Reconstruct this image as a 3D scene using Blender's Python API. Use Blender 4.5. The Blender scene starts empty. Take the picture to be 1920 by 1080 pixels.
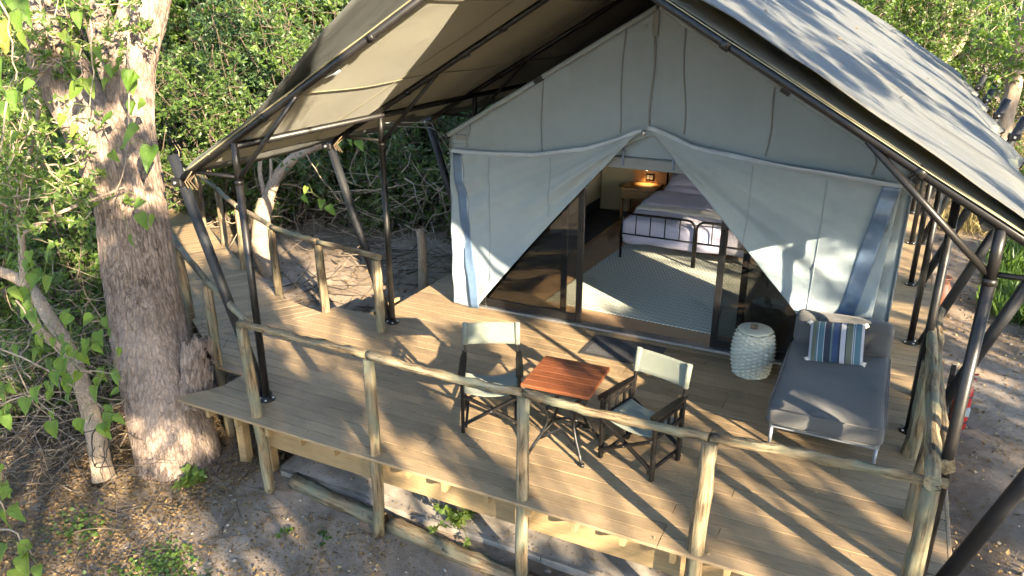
import bpy, math, random
import numpy as np
from mathutils import Matrix, Vector, noise as mnoise

# ------------------------------------------------------------------ camera, sky, sun, exposure
SC = bpy.context.scene
COL = SC.collection
CAM_H, CAM_F, CAM_PITCH, CAM_YAW = 3.8, 1424.0, 20.6, 26.4
cd = bpy.data.cameras.new('camera'); cam = bpy.data.objects.new('camera', cd); COL.objects.link(cam)
cd.sensor_width = 36.0; cd.lens = 36.0 * CAM_F / 1920.0; cd.clip_start = 0.05; cd.clip_end = 2000
cam.location = (0, 0, CAM_H)
cam.rotation_euler = (math.radians(90 - CAM_PITCH), 0, math.radians(CAM_YAW))
SC.camera = cam

SUN = Vector((2.4, -1.6, 1.0)).normalized()          # towards the sun
w = bpy.data.worlds.new('World'); SC.world = w; w.use_nodes = True
nt = w.node_tree
bg = nt.nodes['Background']
sky = nt.nodes.new('ShaderNodeTexSky'); sky.sky_type = 'NISHITA'; sky.sun_disc = False
sky.sun_elevation = math.asin(SUN.z); sky.sun_rotation = math.atan2(SUN.x, SUN.y)
sky.air_density = 1.0; sky.dust_density = 0.6; sky.ozone_density = 2.5
nt.links.new(sky.outputs[0], bg.inputs[0]); bg.inputs[1].default_value = 0.105
sl = bpy.data.lights.new('sun', 'SUN'); sl.energy = 5.0; sl.angle = math.radians(0.45); sl.color = (1.0, 0.84, 0.60)
so = bpy.data.objects.new('sun', sl); COL.objects.link(so); so.location = (20, -14, 12)
so.rotation_euler = SUN.to_track_quat('Z', 'Y').to_euler()
vs = SC.view_settings; vs.view_transform = 'Standard'; vs.look = 'None'; vs.gamma = 1.0; vs.exposure = 2.95
SC.cycles.use_denoising = True
SC.cycles.max_bounces = 6; SC.cycles.transparent_max_bounces = 8; SC.cycles.diffuse_bounces = 4; SC.cycles.glossy_bounces = 2; SC.cycles.transmission_bounces = 4
SC.cycles.use_adaptive_sampling = True; SC.cycles.adaptive_threshold = 0.02; SC.cycles.adaptive_min_samples = 12
SC.cycles.sample_clamp_indirect = 6.0; SC.cycles.caustics_reflective = False; SC.cycles.caustics_refractive = False

R = random.Random(7)
NR = np.random.default_rng(11)
_p, _y = math.radians(CAM_PITCH), math.radians(CAM_YAW)
FW = Vector((-math.sin(_y) * math.cos(_p), math.cos(_y) * math.cos(_p), -math.sin(_p)))
RT = Vector((math.cos(_y), math.sin(_y), 0)); UP = RT.cross(FW)
def at(px, py, k):          # point of the place seen at a photo pixel, k metres deep
    return Vector((0, 0, CAM_H)) + (FW + RT * ((px - 960) / CAM_F) + UP * ((540 - py) / CAM_F)) * k

# ------------------------------------------------------------------ helpers
def wm(o):
    if o is None: return Matrix()
    if o.parent is None: return o.matrix_basis.copy()
    return wm(o.parent) @ o.matrix_parent_inverse @ o.matrix_basis
def link(o, parent=None):
    COL.objects.link(o)
    if parent is not None:
        o.parent = parent; o.matrix_parent_inverse = wm(parent).inverted()
    return o
def tag(o, label=None, cat=None, group=None, kind=None):
    if label: o['label'] = label
    if cat: o['category'] = cat
    if group: o['group'] = group
    if kind: o['kind'] = kind
    return o
def thing(name, loc, label, cat, group=None, rz=0.0):
    o = bpy.data.objects.new(name, None); o.empty_display_size = 0.1
    o.location = loc; o.rotation_euler = (0, 0, rz); link(o)
    return tag(o, label, cat, group)
def copy_tree(o, parent=None):
    c = o.copy(); COL.objects.link(c)
    if parent is not None: c.parent = parent
    for ch in list(o.children): copy_tree(ch, c)
    return c

class MB:
    def __init__(s): s.v = []; s.f = []; s.t = []; s.sm = []
    def add(s, vs, fs, smooth=False):
        b = len(s.v); s.v += [tuple(v) for v in vs]
        s.f += [tuple(b + i for i in f) for f in fs]; s.sm += [smooth] * len(fs); return s
    def box(s, a, b, M=None, ch=0.0):
        x0, y0, z0 = a; x1, y1, z1 = b
        if ch <= 0:
            vs = [Vector(p) for p in ((x0,y0,z0),(x1,y0,z0),(x1,y1,z0),(x0,y1,z0),(x0,y0,z1),(x1,y0,z1),(x1,y1,z1),(x0,y1,z1))]
            fs = [(3,2,1,0),(4,5,6,7),(0,1,5,4),(1,2,6,5),(2,3,7,6),(3,0,4,7)]
        else:
            c = ch; vs = []
            for (dz, i) in ((z0, c), (z0 + c, 0), (z1 - c, 0), (z1, c)):
                for (xx, yy) in ((x0+i,y0+c),(x0+c,y0+i),(x1-c,y0+i),(x1-i,y0+c),(x1-i,y1-c),(x1-c,y1-i),(x0+c,y1-i),(x0+i,y1-c)):
                    vs.append(Vector((xx, yy, dz)))
            fs = [tuple(range(7,-1,-1)), tuple(range(24,32))]
            for r in range(3):
                for k in range(8):
                    fs.append((r*8+k, r*8+(k+1)%8, r*8+8+(k+1)%8, r*8+8+k))
        if M is not None: vs = [M @ v for v in vs]
        return s.add(vs, fs)
    def bar(s, p0, p1, wd, th, up=(0,0,1), ch=0.0):
        p0, p1 = Vector(p0), Vector(p1); d = p1 - p0; L = d.length; x = d.normalized()
        u = Vector(up); y = u.cross(x)
        if y.length < 1e-4: y = Vector((1,0,0)).cross(x)
        y.normalize(); z = x.cross(y)
        M = Matrix(((x.x,y.x,z.x,p0.x),(x.y,y.y,z.y,p0.y),(x.z,y.z,z.z,p0.z),(0,0,0,1)))
        return s.box((0,-wd/2,-th/2),(L,wd/2,th/2),M,ch)
    def tube(s, pts, rad, n=8, cap=True, smooth=True, bump=0.0, seed=0):
        pts = [Vector(p) for p in pts]
        if not hasattr(rad, '__len__'): rad = [rad] * len(pts)
        vs = []; N = len(pts); ref = None
        for i, p in enumerate(pts):
            t = (pts[min(i+1,N-1)] - pts[max(i-1,0)]).normalized()
            if ref is None:
                ref = Vector((0,0,1)) if abs(t.z) < .9 else Vector((1,0,0))
                a = t.cross(ref).normalized()
            else:
                a = (a - t * a.dot(t)).normalized()
            b = t.cross(a)
            for k in range(n):
                th = 2*math.pi*k/n; q = a*math.cos(th) + b*math.sin(th); r = rad[i]
                if bump:
                    r *= 1 + bump * mnoise.noise(Vector((q.x*1.7+seed, q.y*1.7, q.z*1.7 + i*.6)))
                vs.append(p + q * r)
        fs = []
        for i in range(N-1):
            for k in range(n):
                fs.append((i*n+k, i*n+(k+1)%n, (i+1)*n+(k+1)%n, (i+1)*n+k))
        s.add(vs, fs, smooth)
        if cap:
            b0 = len(s.v) - len(vs)
            s.f.append(tuple(b0 + k for k in range(n-1,-1,-1))); s.sm.append(False)
            s.f.append(tuple(b0 + (N-1)*n + k for k in range(n))); s.sm.append(False)
        return s
    def lathe(s, prof, c=(0,0,0), n=24, smooth=True):
        vs = []; c = Vector(c)
        for r, z in prof:
            for k in range(n):
                th = 2*math.pi*k/n; vs.append(c + Vector((r*math.cos(th), r*math.sin(th), z)))
        m = len(prof); fs = []
        for i in range(m-1):
            for k in range(n): fs.append((i*n+k, i*n+(k+1)%n, (i+1)*n+(k+1)%n, (i+1)*n+k))
        fs.append(tuple(range(n-1,-1,-1))); fs.append(tuple((m-1)*n+k for k in range(n)))
        return s.add(vs, fs, smooth)
    def grid(s, fn, nu, nv, smooth=True, thick=0.0):
        P = [[Vector(fn(i/nu, j/nv)) for i in range(nu+1)] for j in range(nv+1)]
        vs = [p for row in P for p in row]; W = nu+1
        fs = [(j*W+i, j*W+i+1, (j+1)*W+i+1, (j+1)*W+i) for j in range(nv) for i in range(nu)]
        if thick:
            Nn = []
            for j in range(nv+1):
                for i in range(nu+1):
                    du = P[j][min(i+1,nu)] - P[j][max(i-1,0)]; dv = P[min(j+1,nv)][i] - P[max(j-1,0)][i]
                    q = du.cross(dv); Nn.append(q.normalized() if q.length > 1e-9 else Vector((0,0,1)))
            b = len(vs); vs += [vs[i] - Nn[i]*thick for i in range(b)]
            fs += [tuple(b+k for k in reversed(f)) for f in fs]
            edge = [(i, i+1) for i in range(nu)] + [(j*W+nu, (j+1)*W+nu) for j in range(nv)] \
                 + [(nv*W+i+1, nv*W+i) for i in range(nu)] + [((j+1)*W, j*W) for j in range(nv)]
            fs += [(q, p, b+p, b+q) for p, q in edge]
        return s.add(vs, fs, smooth)
    def build(s, name, mat, parent=None, M=None, tint=None):
        me = bpy.data.meshes.new(name); me.from_pydata(s.v, [], s.f); me.update()
        me.polygons.foreach_set('use_smooth', s.sm)
        if mat: me.materials.append(mat)
        o = bpy.data.objects.new(name, me)
        if M is not None: o.matrix_basis = M
        return link(o, parent)

def frame_m(p, x, z=(0,0,1)):
    x = Vector(x).normalized(); z = Vector(z); y = z.cross(x).normalized(); z = x.cross(y)
    return Matrix(((x.x,y.x,z.x,p[0]),(x.y,y.y,z.y,p[1]),(x.z,y.z,z.z,p[2]),(0,0,0,1)))
def axis_m(p0, p1):         # local z runs from p0 to p1
    p0 = Vector(p0); d = Vector(p1) - p0
    return Matrix.Translation(p0) @ d.to_track_quat('Z', 'Y').to_matrix().to_4x4(), d.length

def np_mesh(name, V, F, mat, parent=None, tint=None, smooth=False):
    me = bpy.data.meshes.new(name); V = np.asarray(V, np.float32); F = np.asarray(F, np.int32)
    n, k = F.shape
    me.vertices.add(len(V)); me.vertices.foreach_set('co', V.ravel())
    me.loops.add(n*k); me.loops.foreach_set('vertex_index', F.ravel())
    me.polygons.add(n); me.polygons.foreach_set('loop_start', np.arange(0, n*k, k, dtype=np.int32))
    if smooth: me.polygons.foreach_set('use_smooth', np.ones(n, bool))
    if tint is not None:
        a = me.attributes.new('tint', 'FLOAT', 'POINT'); a.data.foreach_set('value', np.asarray(tint, np.float32))
    me.update(calc_edges=True)
    if mat: me.materials.append(mat)
    return link(bpy.data.objects.new(name, me), parent)

# ------------------------------------------------------------------ materials
class NT:
    def __init__(s, name):
        s.m = bpy.data.materials.new(name); s.m.use_nodes = True; s.t = s.m.node_tree
        s.b = s.t.nodes['Principled BSDF']; s.out = s.t.nodes['Material Output']
    def n(s, typ, **kw):
        nd = s.t.nodes.new(typ)
        for k, v in kw.items(): setattr(nd, k, v)
        return nd
    def l(s, a, b): s.t.links.new(a, b)
    def coord(s, kind='Object', scale=(1,1,1), rand=False, rot=(0,0,0)):
        tc = s.n('ShaderNodeTexCoord'); mp = s.n('ShaderNodeMapping'); mp.inputs['Scale'].default_value = scale
        mp.inputs['Rotation'].default_value = rot
        s.l(tc.outputs[kind], mp.inputs[0])
        if rand:
            oi = s.n('ShaderNodeObjectInfo'); m = s.n('ShaderNodeMath', operation='MULTIPLY'); m.inputs[1].default_value = 57.0
            s.l(oi.outputs['Random'], m.inputs[0]); s.l(m.outputs[0], mp.inputs['Location'])
        return mp.outputs[0]
    def noise(s, vec, scale, detail=4, rough=.6, dist=0.0):
        nd = s.n('ShaderNodeTexNoise'); nd.inputs['Scale'].default_value = scale; nd.inputs['Detail'].default_value = detail
        nd.inputs['Roughness'].default_value = rough; nd.inputs['Distortion'].default_value = dist
        if vec is not None: s.l(vec, nd.inputs['Vector'])
        return nd.outputs[0]
    def ramp(s, fac, stops, interp='LINEAR'):
        r = s.n('ShaderNodeValToRGB'); r.color_ramp.interpolation = interp; e = r.color_ramp.elements
        while len(e) < len(stops): e.new(0.5)
        for i, (p, c) in enumerate(stops): e[i].position = p; e[i].color = (*c, 1)
        s.l(fac, r.inputs[0]); return r.outputs[0]
    def mix(s, fac, a, b, mode='MIX'):
        m = s.n('ShaderNodeMix', data_type='RGBA', blend_type=mode)
        for sock, v in ((m.inputs[0], fac), (m.inputs[6], a), (m.inputs[7], b)):
            if isinstance(v, (int, float)): sock.default_value = v
            elif isinstance(v, tuple): sock.default_value = (*v, 1)
            else: s.l(v, sock)
        return m.outputs[2]
    def math(s, op, a, b=None):
        m = s.n('ShaderNodeMath', operation=op)
        for i, v in enumerate((a, b)):
            if v is None: continue
            if isinstance(v, (int, float)): m.inputs[i].default_value = v
            else: s.l(v, m.inputs[i])
        return m.outputs[0]
    def bump(s, h, strength=.4, dist=.01):
        b = s.n('ShaderNodeBump'); b.inputs['Strength'].default_value = strength; b.inputs['Distance'].default_value = dist
        s.l(h, b.inputs['Height']); s.l(b.outputs[0], s.b.inputs['Normal']); return b.outputs[0]
    def base(s, c, rough=.6, metal=0.0, spec=.5):
        if isinstance(c, tuple): s.b.inputs['Base Color'].default_value = (*c, 1)
        else: s.l(c, s.b.inputs['Base Color'])
        if isinstance(rough, (int, float)): s.b.inputs['Roughness'].default_value = rough
        else: s.l(rough, s.b.inputs['Roughness'])
        s.b.inputs['Metallic'].default_value = metal; s.b.inputs['Specular IOR Level'].default_value = spec
        return s
    def translucent(s, col, fac):
        t = s.n('ShaderNodeBsdfTranslucent'); m = s.n('ShaderNodeMixShader'); m.inputs[0].default_value = fac
        if isinstance(col, tuple): t.inputs[0].default_value = (*col, 1)
        else: s.l(col, t.inputs[0])
        s.l(s.b.outputs[0], m.inputs[1]); s.l(t.outputs[0], m.inputs[2]); s.l(m.outputs[0], s.out.inputs[0])
        return s

def m_plain(name, c, rough=.5, metal=0.0, spec=.5, var=.15, scale=6.0, bump=0.0):
    k = NT(name); v = k.noise(k.coord('Object'), scale, 5)
    d = tuple(x*(1-var) for x in c); e = tuple(min(1, x*(1+var)) for x in c)
    k.base(k.ramp(v, [(.3, d), (.7, e)]), rough, metal, spec)
    if bump: k.bump(k.noise(k.coord('Object'), scale*30, 2), bump, .002)
    return k.m

def m_board(name, c0, c1, rough=.62, rnd=.35, grain=(1.2, 26, 26)):
    k = NT(name); v = k.coord('Object', grain, rand=True)
    g = k.noise(v, 3.0, 8, .72, .6); g2 = k.noise(k.coord('Object', (.7, 2, 2), rand=True), 1.6, 3)
    col = k.ramp(g, [(.34, c0), (.66, c1)])
    oi = k.n('ShaderNodeObjectInfo')
    sh = k.ramp(oi.outputs['Random'], [(0, (1-rnd,)*3), (1, (1.0, 1.0, 1.0))])
    col = k.mix(1.0, col, sh, 'MULTIPLY')
    col = k.mix(k.math('MULTIPLY', g2, .35), col, tuple(x*.72 for x in c0))
    spots = k.ramp(k.noise(k.coord('Object', (1, 1, 1), rand=True), 42, 2), [(.76, (0,0,0)), (.79, (1,1,1))])
    col = k.mix(k.math('MULTIPLY', spots, .35), col, (.62, .58, .5))
    gl = k.n('ShaderNodeNewGeometry'); du = k.ramp(k.noise(gl.outputs['Position'], 1.3, 6, .65), [(.45, (0,0,0)), (.75, (1,1,1))])
    col = k.mix(k.math('MULTIPLY', du, .30), col, tuple(min(1, x*1.25+.02) for x in c1))
    k.base(col, k.ramp(g, [(0, (rough-.1,)*3), (1, (rough+.15,)*3)]), 0, .35); k.bump(g, .35, .004); return k.m

def m_log(name, c0, c1, c2, green):
    k = NT(name); v = k.coord('Object', (14, 14, 1.1), rand=True)
    g = k.noise(v, 1.6, 7, .7, .6)
    col = k.ramp(g, [(.36, c0), (.5, c1), (.66, c2)])
    lich = k.ramp(k.noise(k.coord('Object', (1, 1, .45), rand=True), 5.5, 4), [(.46, (0,0,0)), (.62, (1,1,1))])
    col = k.mix(k.math('MULTIPLY', lich, .75), col, green)
    kn = k.ramp(k.noise(k.coord('Object', (1, 1, .6), rand=True), 17, 2), [(.69, (0,0,0)), (.74, (1,1,1))])
    col = k.mix(k.math('MULTIPLY', kn, .8), col, (.09, .05, .025))
    oi = k.n('ShaderNodeObjectInfo')
    col = k.mix(1.0, col, k.ramp(oi.outputs['Random'], [(0, (.78,.76,.74)), (1, (1.0,1.0,1.0))]), 'MULTIPLY')
    ck = k.ramp(k.noise(k.coord('Object', (9, 9, .35), rand=True), 2.4, 5, .6, .3), [(.60, (0,0,0)), (.66, (1,1,1))])
    col = k.mix(k.math('MULTIPLY', ck, .75), col, (.055, .036, .022))
    k.base(col, .85, 0, .2); k.bump(k.math('SUBTRACT', g, k.math('MULTIPLY', ck, .5)), .9, .016); return k.m

def m_bark(name, c0, c1, c2, sc=1.0, depth=.03):
    k = NT(name); v = k.coord('Object', (11*sc, 11*sc, 2.4*sc))
    g = k.noise(v, 1.5, 9, .72, 1.4); big = k.noise(k.coord('Object'), 1.3, 4)
    vo = k.n('ShaderNodeTexVoronoi', feature='DISTANCE_TO_EDGE'); vo.inputs['Scale'].default_value = 1.0
    mp = k.coord('Object', (24*sc, 24*sc, 2.3*sc)); wv = k.n('ShaderNodeVectorMath', operation='ADD')
    nn = k.n('ShaderNodeTexNoise'); nn.inputs['Scale'].default_value = 2.2; k.l(mp, nn.inputs['Vector'])
    k.l(mp, wv.inputs[0]); k.l(nn.outputs[1], wv.inputs[1]); k.l(wv.outputs[0], vo.inputs['Vector'])
    crack = k.ramp(vo.outputs[0], [(.0, (0,0,0)), (.13, (1,1,1))])
    col = k.ramp(g, [(.32, c0), (.5, c1), (.70, c2)])
    col = k.mix(k.math('MULTIPLY', k.math('SUBTRACT', 1.0, crack), .42), col, tuple(x*.45 for x in c0))
    col = k.mix(k.ramp(big, [(.42, (0,0,0)), (.7, (.5,.5,.5))]), col, tuple(x*1.12 for x in c2))
    k.base(col, .9, 0, .2)
    h = k.math('ADD', k.math('MULTIPLY', crack, .35), g)
    k.bump(h, .9, depth); return k.m

def m_leaf(name, stops, trans, fac=.42, rough=.42, spec=.45):
    k = NT(name); a = k.n('ShaderNodeAttribute', attribute_name='tint')
    oi = k.n('ShaderNodeObjectInfo')
    f = k.math('ADD', k.math('MULTIPLY', a.outputs['Fac'], .85), k.math('MULTIPLY', oi.outputs['Random'], .15))
    col = k.ramp(f, stops); nz = k.noise(k.coord('Object'), 1.1, 3)
    col = k.mix(1.0, col, k.ramp(nz, [(.3, (.72,.78,.7)), (.7, (1.0,1.0,1.0))]), 'MULTIPLY')
    k.base(col, rough, 0, spec)
    k.translucent(k.mix(.55, col, trans), fac); return k.m

def m_cloth(name, c, rough=.85, weave=900.0, wr=.0, trans=None, var=.1, stain=.15):
    k = NT(name); co = k.coord('Object')
    a = k.noise(co, 1.7, 5, .6); b = k.noise(co, 14, 5, .6)
    col = k.ramp(a, [(.3, tuple(x*(1-var) for x in c)), (.72, tuple(x*(1+var*.6) for x in c))])
    col = k.mix(k.math('MULTIPLY', k.ramp(b, [(.45, (0,0,0)), (.75, (1,1,1))]), stain), col, tuple(x*.6 for x in c))
    k.base(col, rough, 0, .2)
    k.b.inputs['Sheen Weight'].default_value = .15
    k.bump(k.math('ADD', k.math('MULTIPLY', k.noise(k.coord('Object', (1,1,1)), weave*.35, 2), .25), k.math('MULTIPLY', k.noise(k.coord('Object', (1,1,2.2)), 3.2, 4, .5, .8), wr)), .5, .01)
    if trans: k.translucent(trans[0], trans[1])
    return k.m

M = {}
M['deck'] = m_board('deck_board', (.185, .126, .070), (.36, .255, .142), .62, .32)
M['timber'] = m_board('pine_timber', (.19, .125, .058), (.33, .228, .112), .7, .15)
M['log'] = m_log('peeled_log', (.040, .028, .017), (.19, .138, .078), (.37, .295, .185), (.150, .162, .112))
M['logw'] = m_log('weathered_log', (.045, .033, .022), (.15, .108, .063), (.27, .205, .128), (.14, .145, .10))
M['metal'] = m_plain('black_brown_steel', (.009, .008, .0075), .42, .05, .35, .3, 9, .05)
M['metal2'] = m_plain('black_sleeved_pole', (.010, .0105, .012), .6, 0, .4, .3, 5, .15)
M['zinc'] = m_plain('bright_steel', (.55, .56, .56), .35, .9, .5, .15, 30)
M['canvas'] = m_cloth('grey_green_canvas', (.228, .272, .293), .85, 900, .9, ((.30, .32, .30), .06), .08, .10)
M['canvas_d'] = m_cloth('dark_canvas_tape', (.17, .185, .185), .8, 900, .2)
M['trim'] = m_cloth('pale_hook_tape', (.32, .37, .42), .7, 700, .5, None, .2, .3)
M['blue'] = m_plain('blue_grey_plastic_strip', (.075, .118, .185), .30, 0, .6, .2, 5)
M['pvc'] = m_cloth('khaki_roof_sheet', (.205, .188, .112), .7, 600, .6, ((.36, .28, .14), .02), .08, .12)
def m_net():
    k = NT('shade_net'); co = k.coord('Object')
    n1 = k.noise(k.coord('Object', (.5, 3.5, .5)), 2.0, 6, .65, .5); n2 = k.noise(k.coord('Object', (30, 260, 30)), 1.0, 3)
    col = k.ramp(n1, [(.25, (.078, .083, .083)), (.7, (.148, .156, .156))])
    col = k.mix(k.math('MULTIPLY', n2, .45), col, (.085, .085, .075))
    col = k.mix(k.ramp(k.noise(co, .9, 5), [(.5, (0,0,0)), (.8, (.4,.4,.4))]), col, (.15, .125, .08))
    k.base(col, .75, 0, .25); k.bump(k.math('ADD', k.math('MULTIPLY', n2, .4), k.noise(k.coord('Object', (.35, 2.5, .35)), 2.6, 5, .6, .6)), .55, .03)
    k.translucent((.30, .27, .12), .22); return k.m
M['net'] = m_net()
M['black'] = m_plain('black_stained_wood', (.007, .006, .0055), .40, 0, .25, .4, 12, .1)
M['alu'] = m_plain('black_door_aluminium', (.009, .0085, .0085), .36, .2, .5, .25, 8)
M['chaircloth'] = m_cloth('sage_chair_canvas', (.135, .148, .118), .85, 900, .6)
M['daybed'] = m_cloth('charcoal_grey_upholstery', (.085, .084, .083), .95, 500, .15, None, .08, .1)
M['daymetal'] = m_plain('grey_powder_coated_steel', (.20, .21, .23), .45, .3, .5, .1, 8)
M['tablewood'] = m_board('red_brown_hardwood', (.10, .030, .012), (.215, .070, .026), .42, .18, (3, 40, 40))
M['iron'] = m_plain('dark_wrought_iron', (.012, .011, .010), .42, .3, .5, .3, 14)
M['mat'] = m_plain('dark_coir_mat', (.055, .055, .058), .95, 0, .2, .4, 60, .8)
M['matedge'] = m_plain('mat_border', (.035, .034, .033), .6, 0, .4, .2, 20)
M['wicker'] = m_plain('pale_celadon_weave', (.38, .385, .32), .5, 0, .5, .12, 18, .1)
M['bedlinen'] = m_cloth('lavender_bed_linen', (.54, .51, .64), .85, 700, 1.0, None, .06, .04)
M['pillow'] = m_cloth('mauve_pillow_linen', (.42, .39, .50), .85, 700, 1.0, None, .06, .04)
M['sheet'] = m_cloth('cream_sheet', (.66, .62, .55), .85, 700, 1.2, None, .05, .04)
M['oak'] = m_board('oak_veneer', (.32, .17, .07), (.50, .30, .14), .5, .1, (2, 14, 14))
M['floor'] = m_board('brown_tent_floor', (.33, .20, .11), (.45, .29, .17), .55, .05, (3, 8, 8))
M['slate'] = m_plain('slate_groundsheet', (.045, .053, .065), .6, 0, .4, .2, 7, .1)
M['wallin'] = m_cloth('beige_inner_canvas', (.42, .37, .26), .85, 700, .5, ((.42, .36, .22), .12), .08, .1)
M['red'] = m_plain('red_enamel', (.26, .012, .010), .35, 0, .5, .12, 8)
M['white'] = m_plain('white_label', (.30, .36, .40), .5, 0, .4, .08, 9)
M['clay'] = m_plain('fired_clay', (.115, .042, .02), .55, 0, .4, .35, 9, .2)
M['concrete'] = m_plain('rough_concrete', (.29, .25, .205), .95, 0, .2, .45, 3.2, .9)
M['stone'] = m_plain('dusty_stone', (.24, .20, .16), .95, 0, .2, .35, 5)
M['bark'] = m_bark('grey_pink_bark', (.070, .048, .036), (.205, .150, .115), (.36, .28, .225))
M['bark2'] = m_bark('smooth_tan_bark', (.16, .115, .075), (.27, .20, .14), (.38, .30, .22), 1.8, .01)
M['twig'] = m_plain('dry_twig', (.24, .185, .13), .9, 0, .2, .4, 7)
M['twigdark'] = m_plain('dark_twig', (.085, .065, .048), .9, 0, .2, .4, 7)
M['rope'] = m_plain('tan_rope', (.10, .075, .045), .9, 0, .2, .2, 30)
M['cord'] = m_plain('grey_cord', (.14, .16, .17), .8, 0, .2, .2, 30)
LG = [(0, (.038, .066, .020)), (.45, (.085, .140, .032)), (.85, (.150, .205, .042)), (1, (.24, .235, .06))]
M['leaf'] = m_leaf('small_green_leaf', LG, (.26, .40, .045), .45)
M['leafd'] = m_leaf('deep_green_leaf', [(0, (.034, .062, .028)), (.6, (.068, .118, .045)), (1, (.115, .165, .055))], (.14, .26, .05), .38)
M['leaft'] = m_leaf('tall_tree_leaf', [(0, (.045, .085, .016)), (.5, (.085, .15, .025)), (1, (.16, .21, .04))], (.32, .44, .05), .5)
def m_heart(name, stops, trans, fac, rough):
    k = NT(name); a = k.n('ShaderNodeAttribute', attribute_name='tint'); oi = k.n('ShaderNodeObjectInfo')
    f = k.math('ADD', k.math('MULTIPLY', a.outputs['Fac'], .7), k.math('MULTIPLY', oi.outputs['Random'], .28)); col = k.ramp(f, stops)
    sp = k.ramp(k.noise(k.coord('Object', (1, 1, 1), rand=True), 3.2, 5, .7), [(.60, (0,0,0)), (.72, (1,1,1))]); col = k.mix(k.math('MULTIPLY', sp, .65), col, (.26, .19, .05))
    mid = k.ramp(k.noise(k.coord('Object', (1, 1, 1), rand=True), 1.1, 3), [(.35, (.75,.85,.7)), (.65, (1,1,1))]); col = k.mix(1.0, col, mid, 'MULTIPLY')
    k.base(col, rough, 0, .4); k.bump(k.noise(k.coord('Object'), 9, 4), .5, .03); k.translucent(k.mix(.55, col, trans), fac); return k.m
M['heart'] = m_heart('heart_creeper_leaf', [(0, (.055, .115, .018)), (.55, (.115, .20, .028)), (.86, (.20, .25, .035)), (.93, (.36, .28, .05)), (1, (.36, .19, .07))], (.42, .52, .05), .48, .38)
M['litter'] = m_leaf('fallen_leaf', [(0, (.085, .050, .026)), (.4, (.17, .105, .052)), (.75, (.29, .19, .09)), (.93, (.42, .30, .15)), (1, (.55, .48, .32))], (.35, .22, .08), .12, .8, .2)
M['straw'] = m_leaf('dry_grass', [(0, (.16, .12, .055)), (.6, (.30, .235, .11)), (1, (.42, .35, .18))], (.42, .34, .14), .3, .8, .2)
M['grass'] = m_leaf('green_grass', [(0, (.035, .075, .015)), (.6, (.075, .14, .025)), (1, (.14, .19, .04))], (.26, .40, .05), .4)
def m_soil():
    k = NT('sandy_soil'); co = k.coord('Object')
    a = k.noise(co, .55, 6, .6); b = k.noise(co, 5.5, 8, .7); g = k.noise(co, 60, 4, .7)
    col = k.ramp(a, [(.3, (.14, .105, .074)), (.5, (.245, .19, .138)), (.72, (.34, .275, .208))])
    col = k.mix(k.ramp(b, [(.42, (0,0,0)), (.7, (.75,.75,.75))]), col, (.12, .082, .052))
    col = k.mix(k.ramp(g, [(.6, (0,0,0)), (.75, (.6,.6,.6))]), col, (.40, .34, .27))
    k.base(col, .97, 0, .12); k.bump(k.math('ADD', b, k.math('MULTIPLY', g, .45)), .75, .035); return k.m
M['soil'] = m_soil()
def m_glass():
    k = NT('door_glass'); k.t.nodes.remove(k.b)
    tr = k.n('ShaderNodeBsdfTransparent'); tr.inputs[0].default_value = (.60, .60, .58, 1)
    gl = k.n('ShaderNodeBsdfGlossy'); gl.inputs['Roughness'].default_value = .02; gl.inputs[0].default_value = (.9, .9, .9, 1)
    fr = k.n('ShaderNodeFresnel'); fr.inputs[0].default_value = 1.6
    mx = k.n('ShaderNodeMixShader'); k.l(fr.outputs[0], mx.inputs[0]); k.l(tr.outputs[0], mx.inputs[1]); k.l(gl.outputs[0], mx.inputs[2])
    k.l(mx.outputs[0], k.out.inputs[0]); return k.m
M['glass'] = m_glass()
def m_mesh():
    k = NT('window_insect_mesh'); tr = k.n('ShaderNodeBsdfTransparent'); mx = k.n('ShaderNodeMixShader'); mx.inputs[0].default_value = .25
    k.base((.03, .03, .03), .8); k.l(tr.outputs[0], mx.inputs[1]); k.l(k.b.outputs[0], mx.inputs[2]); k.l(mx.outputs[0], k.out.inputs[0]); return k.m
M['mesh'] = m_mesh()
def m_rug():
    k = NT('chevron_rug'); tc = k.n('ShaderNodeTexCoord'); sp = k.n('ShaderNodeSeparateXYZ'); k.l(tc.outputs['Object'], sp.inputs[0])
    nz = k.noise(tc.outputs['Object'], 3.0, 2); X, Y = sp.outputs[0], k.math('ADD', sp.outputs[1], k.math('MULTIPLY', nz, .03))
    rows = k.math('DIVIDE', Y, .105); fr = k.math('FRACT', rows); par = k.math('MODULO', k.math('FLOOR', rows), 2.0)
    sg = k.math('SUBTRACT', k.math('MULTIPLY', par, 2.0), 1.0)
    sk = k.math('MULTIPLY', k.math('MULTIPLY', fr, sg), .075)
    st = k.math('FRACT', k.math('DIVIDE', k.math('ADD', X, sk), .047))
    line = k.math('LESS_THAN', st, .36); gap = k.math('GREATER_THAN', fr, .10)
    f = k.math('MULTIPLY', line, gap)
    k.base(k.mix(f, (.31, .33, .27), (.70, .70, .63)), .95, 0, .15)
    k.bump(k.noise(tc.outputs['Object'], 260, 2), .5, .004); return k.m
M['rug'] = m_rug()
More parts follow.
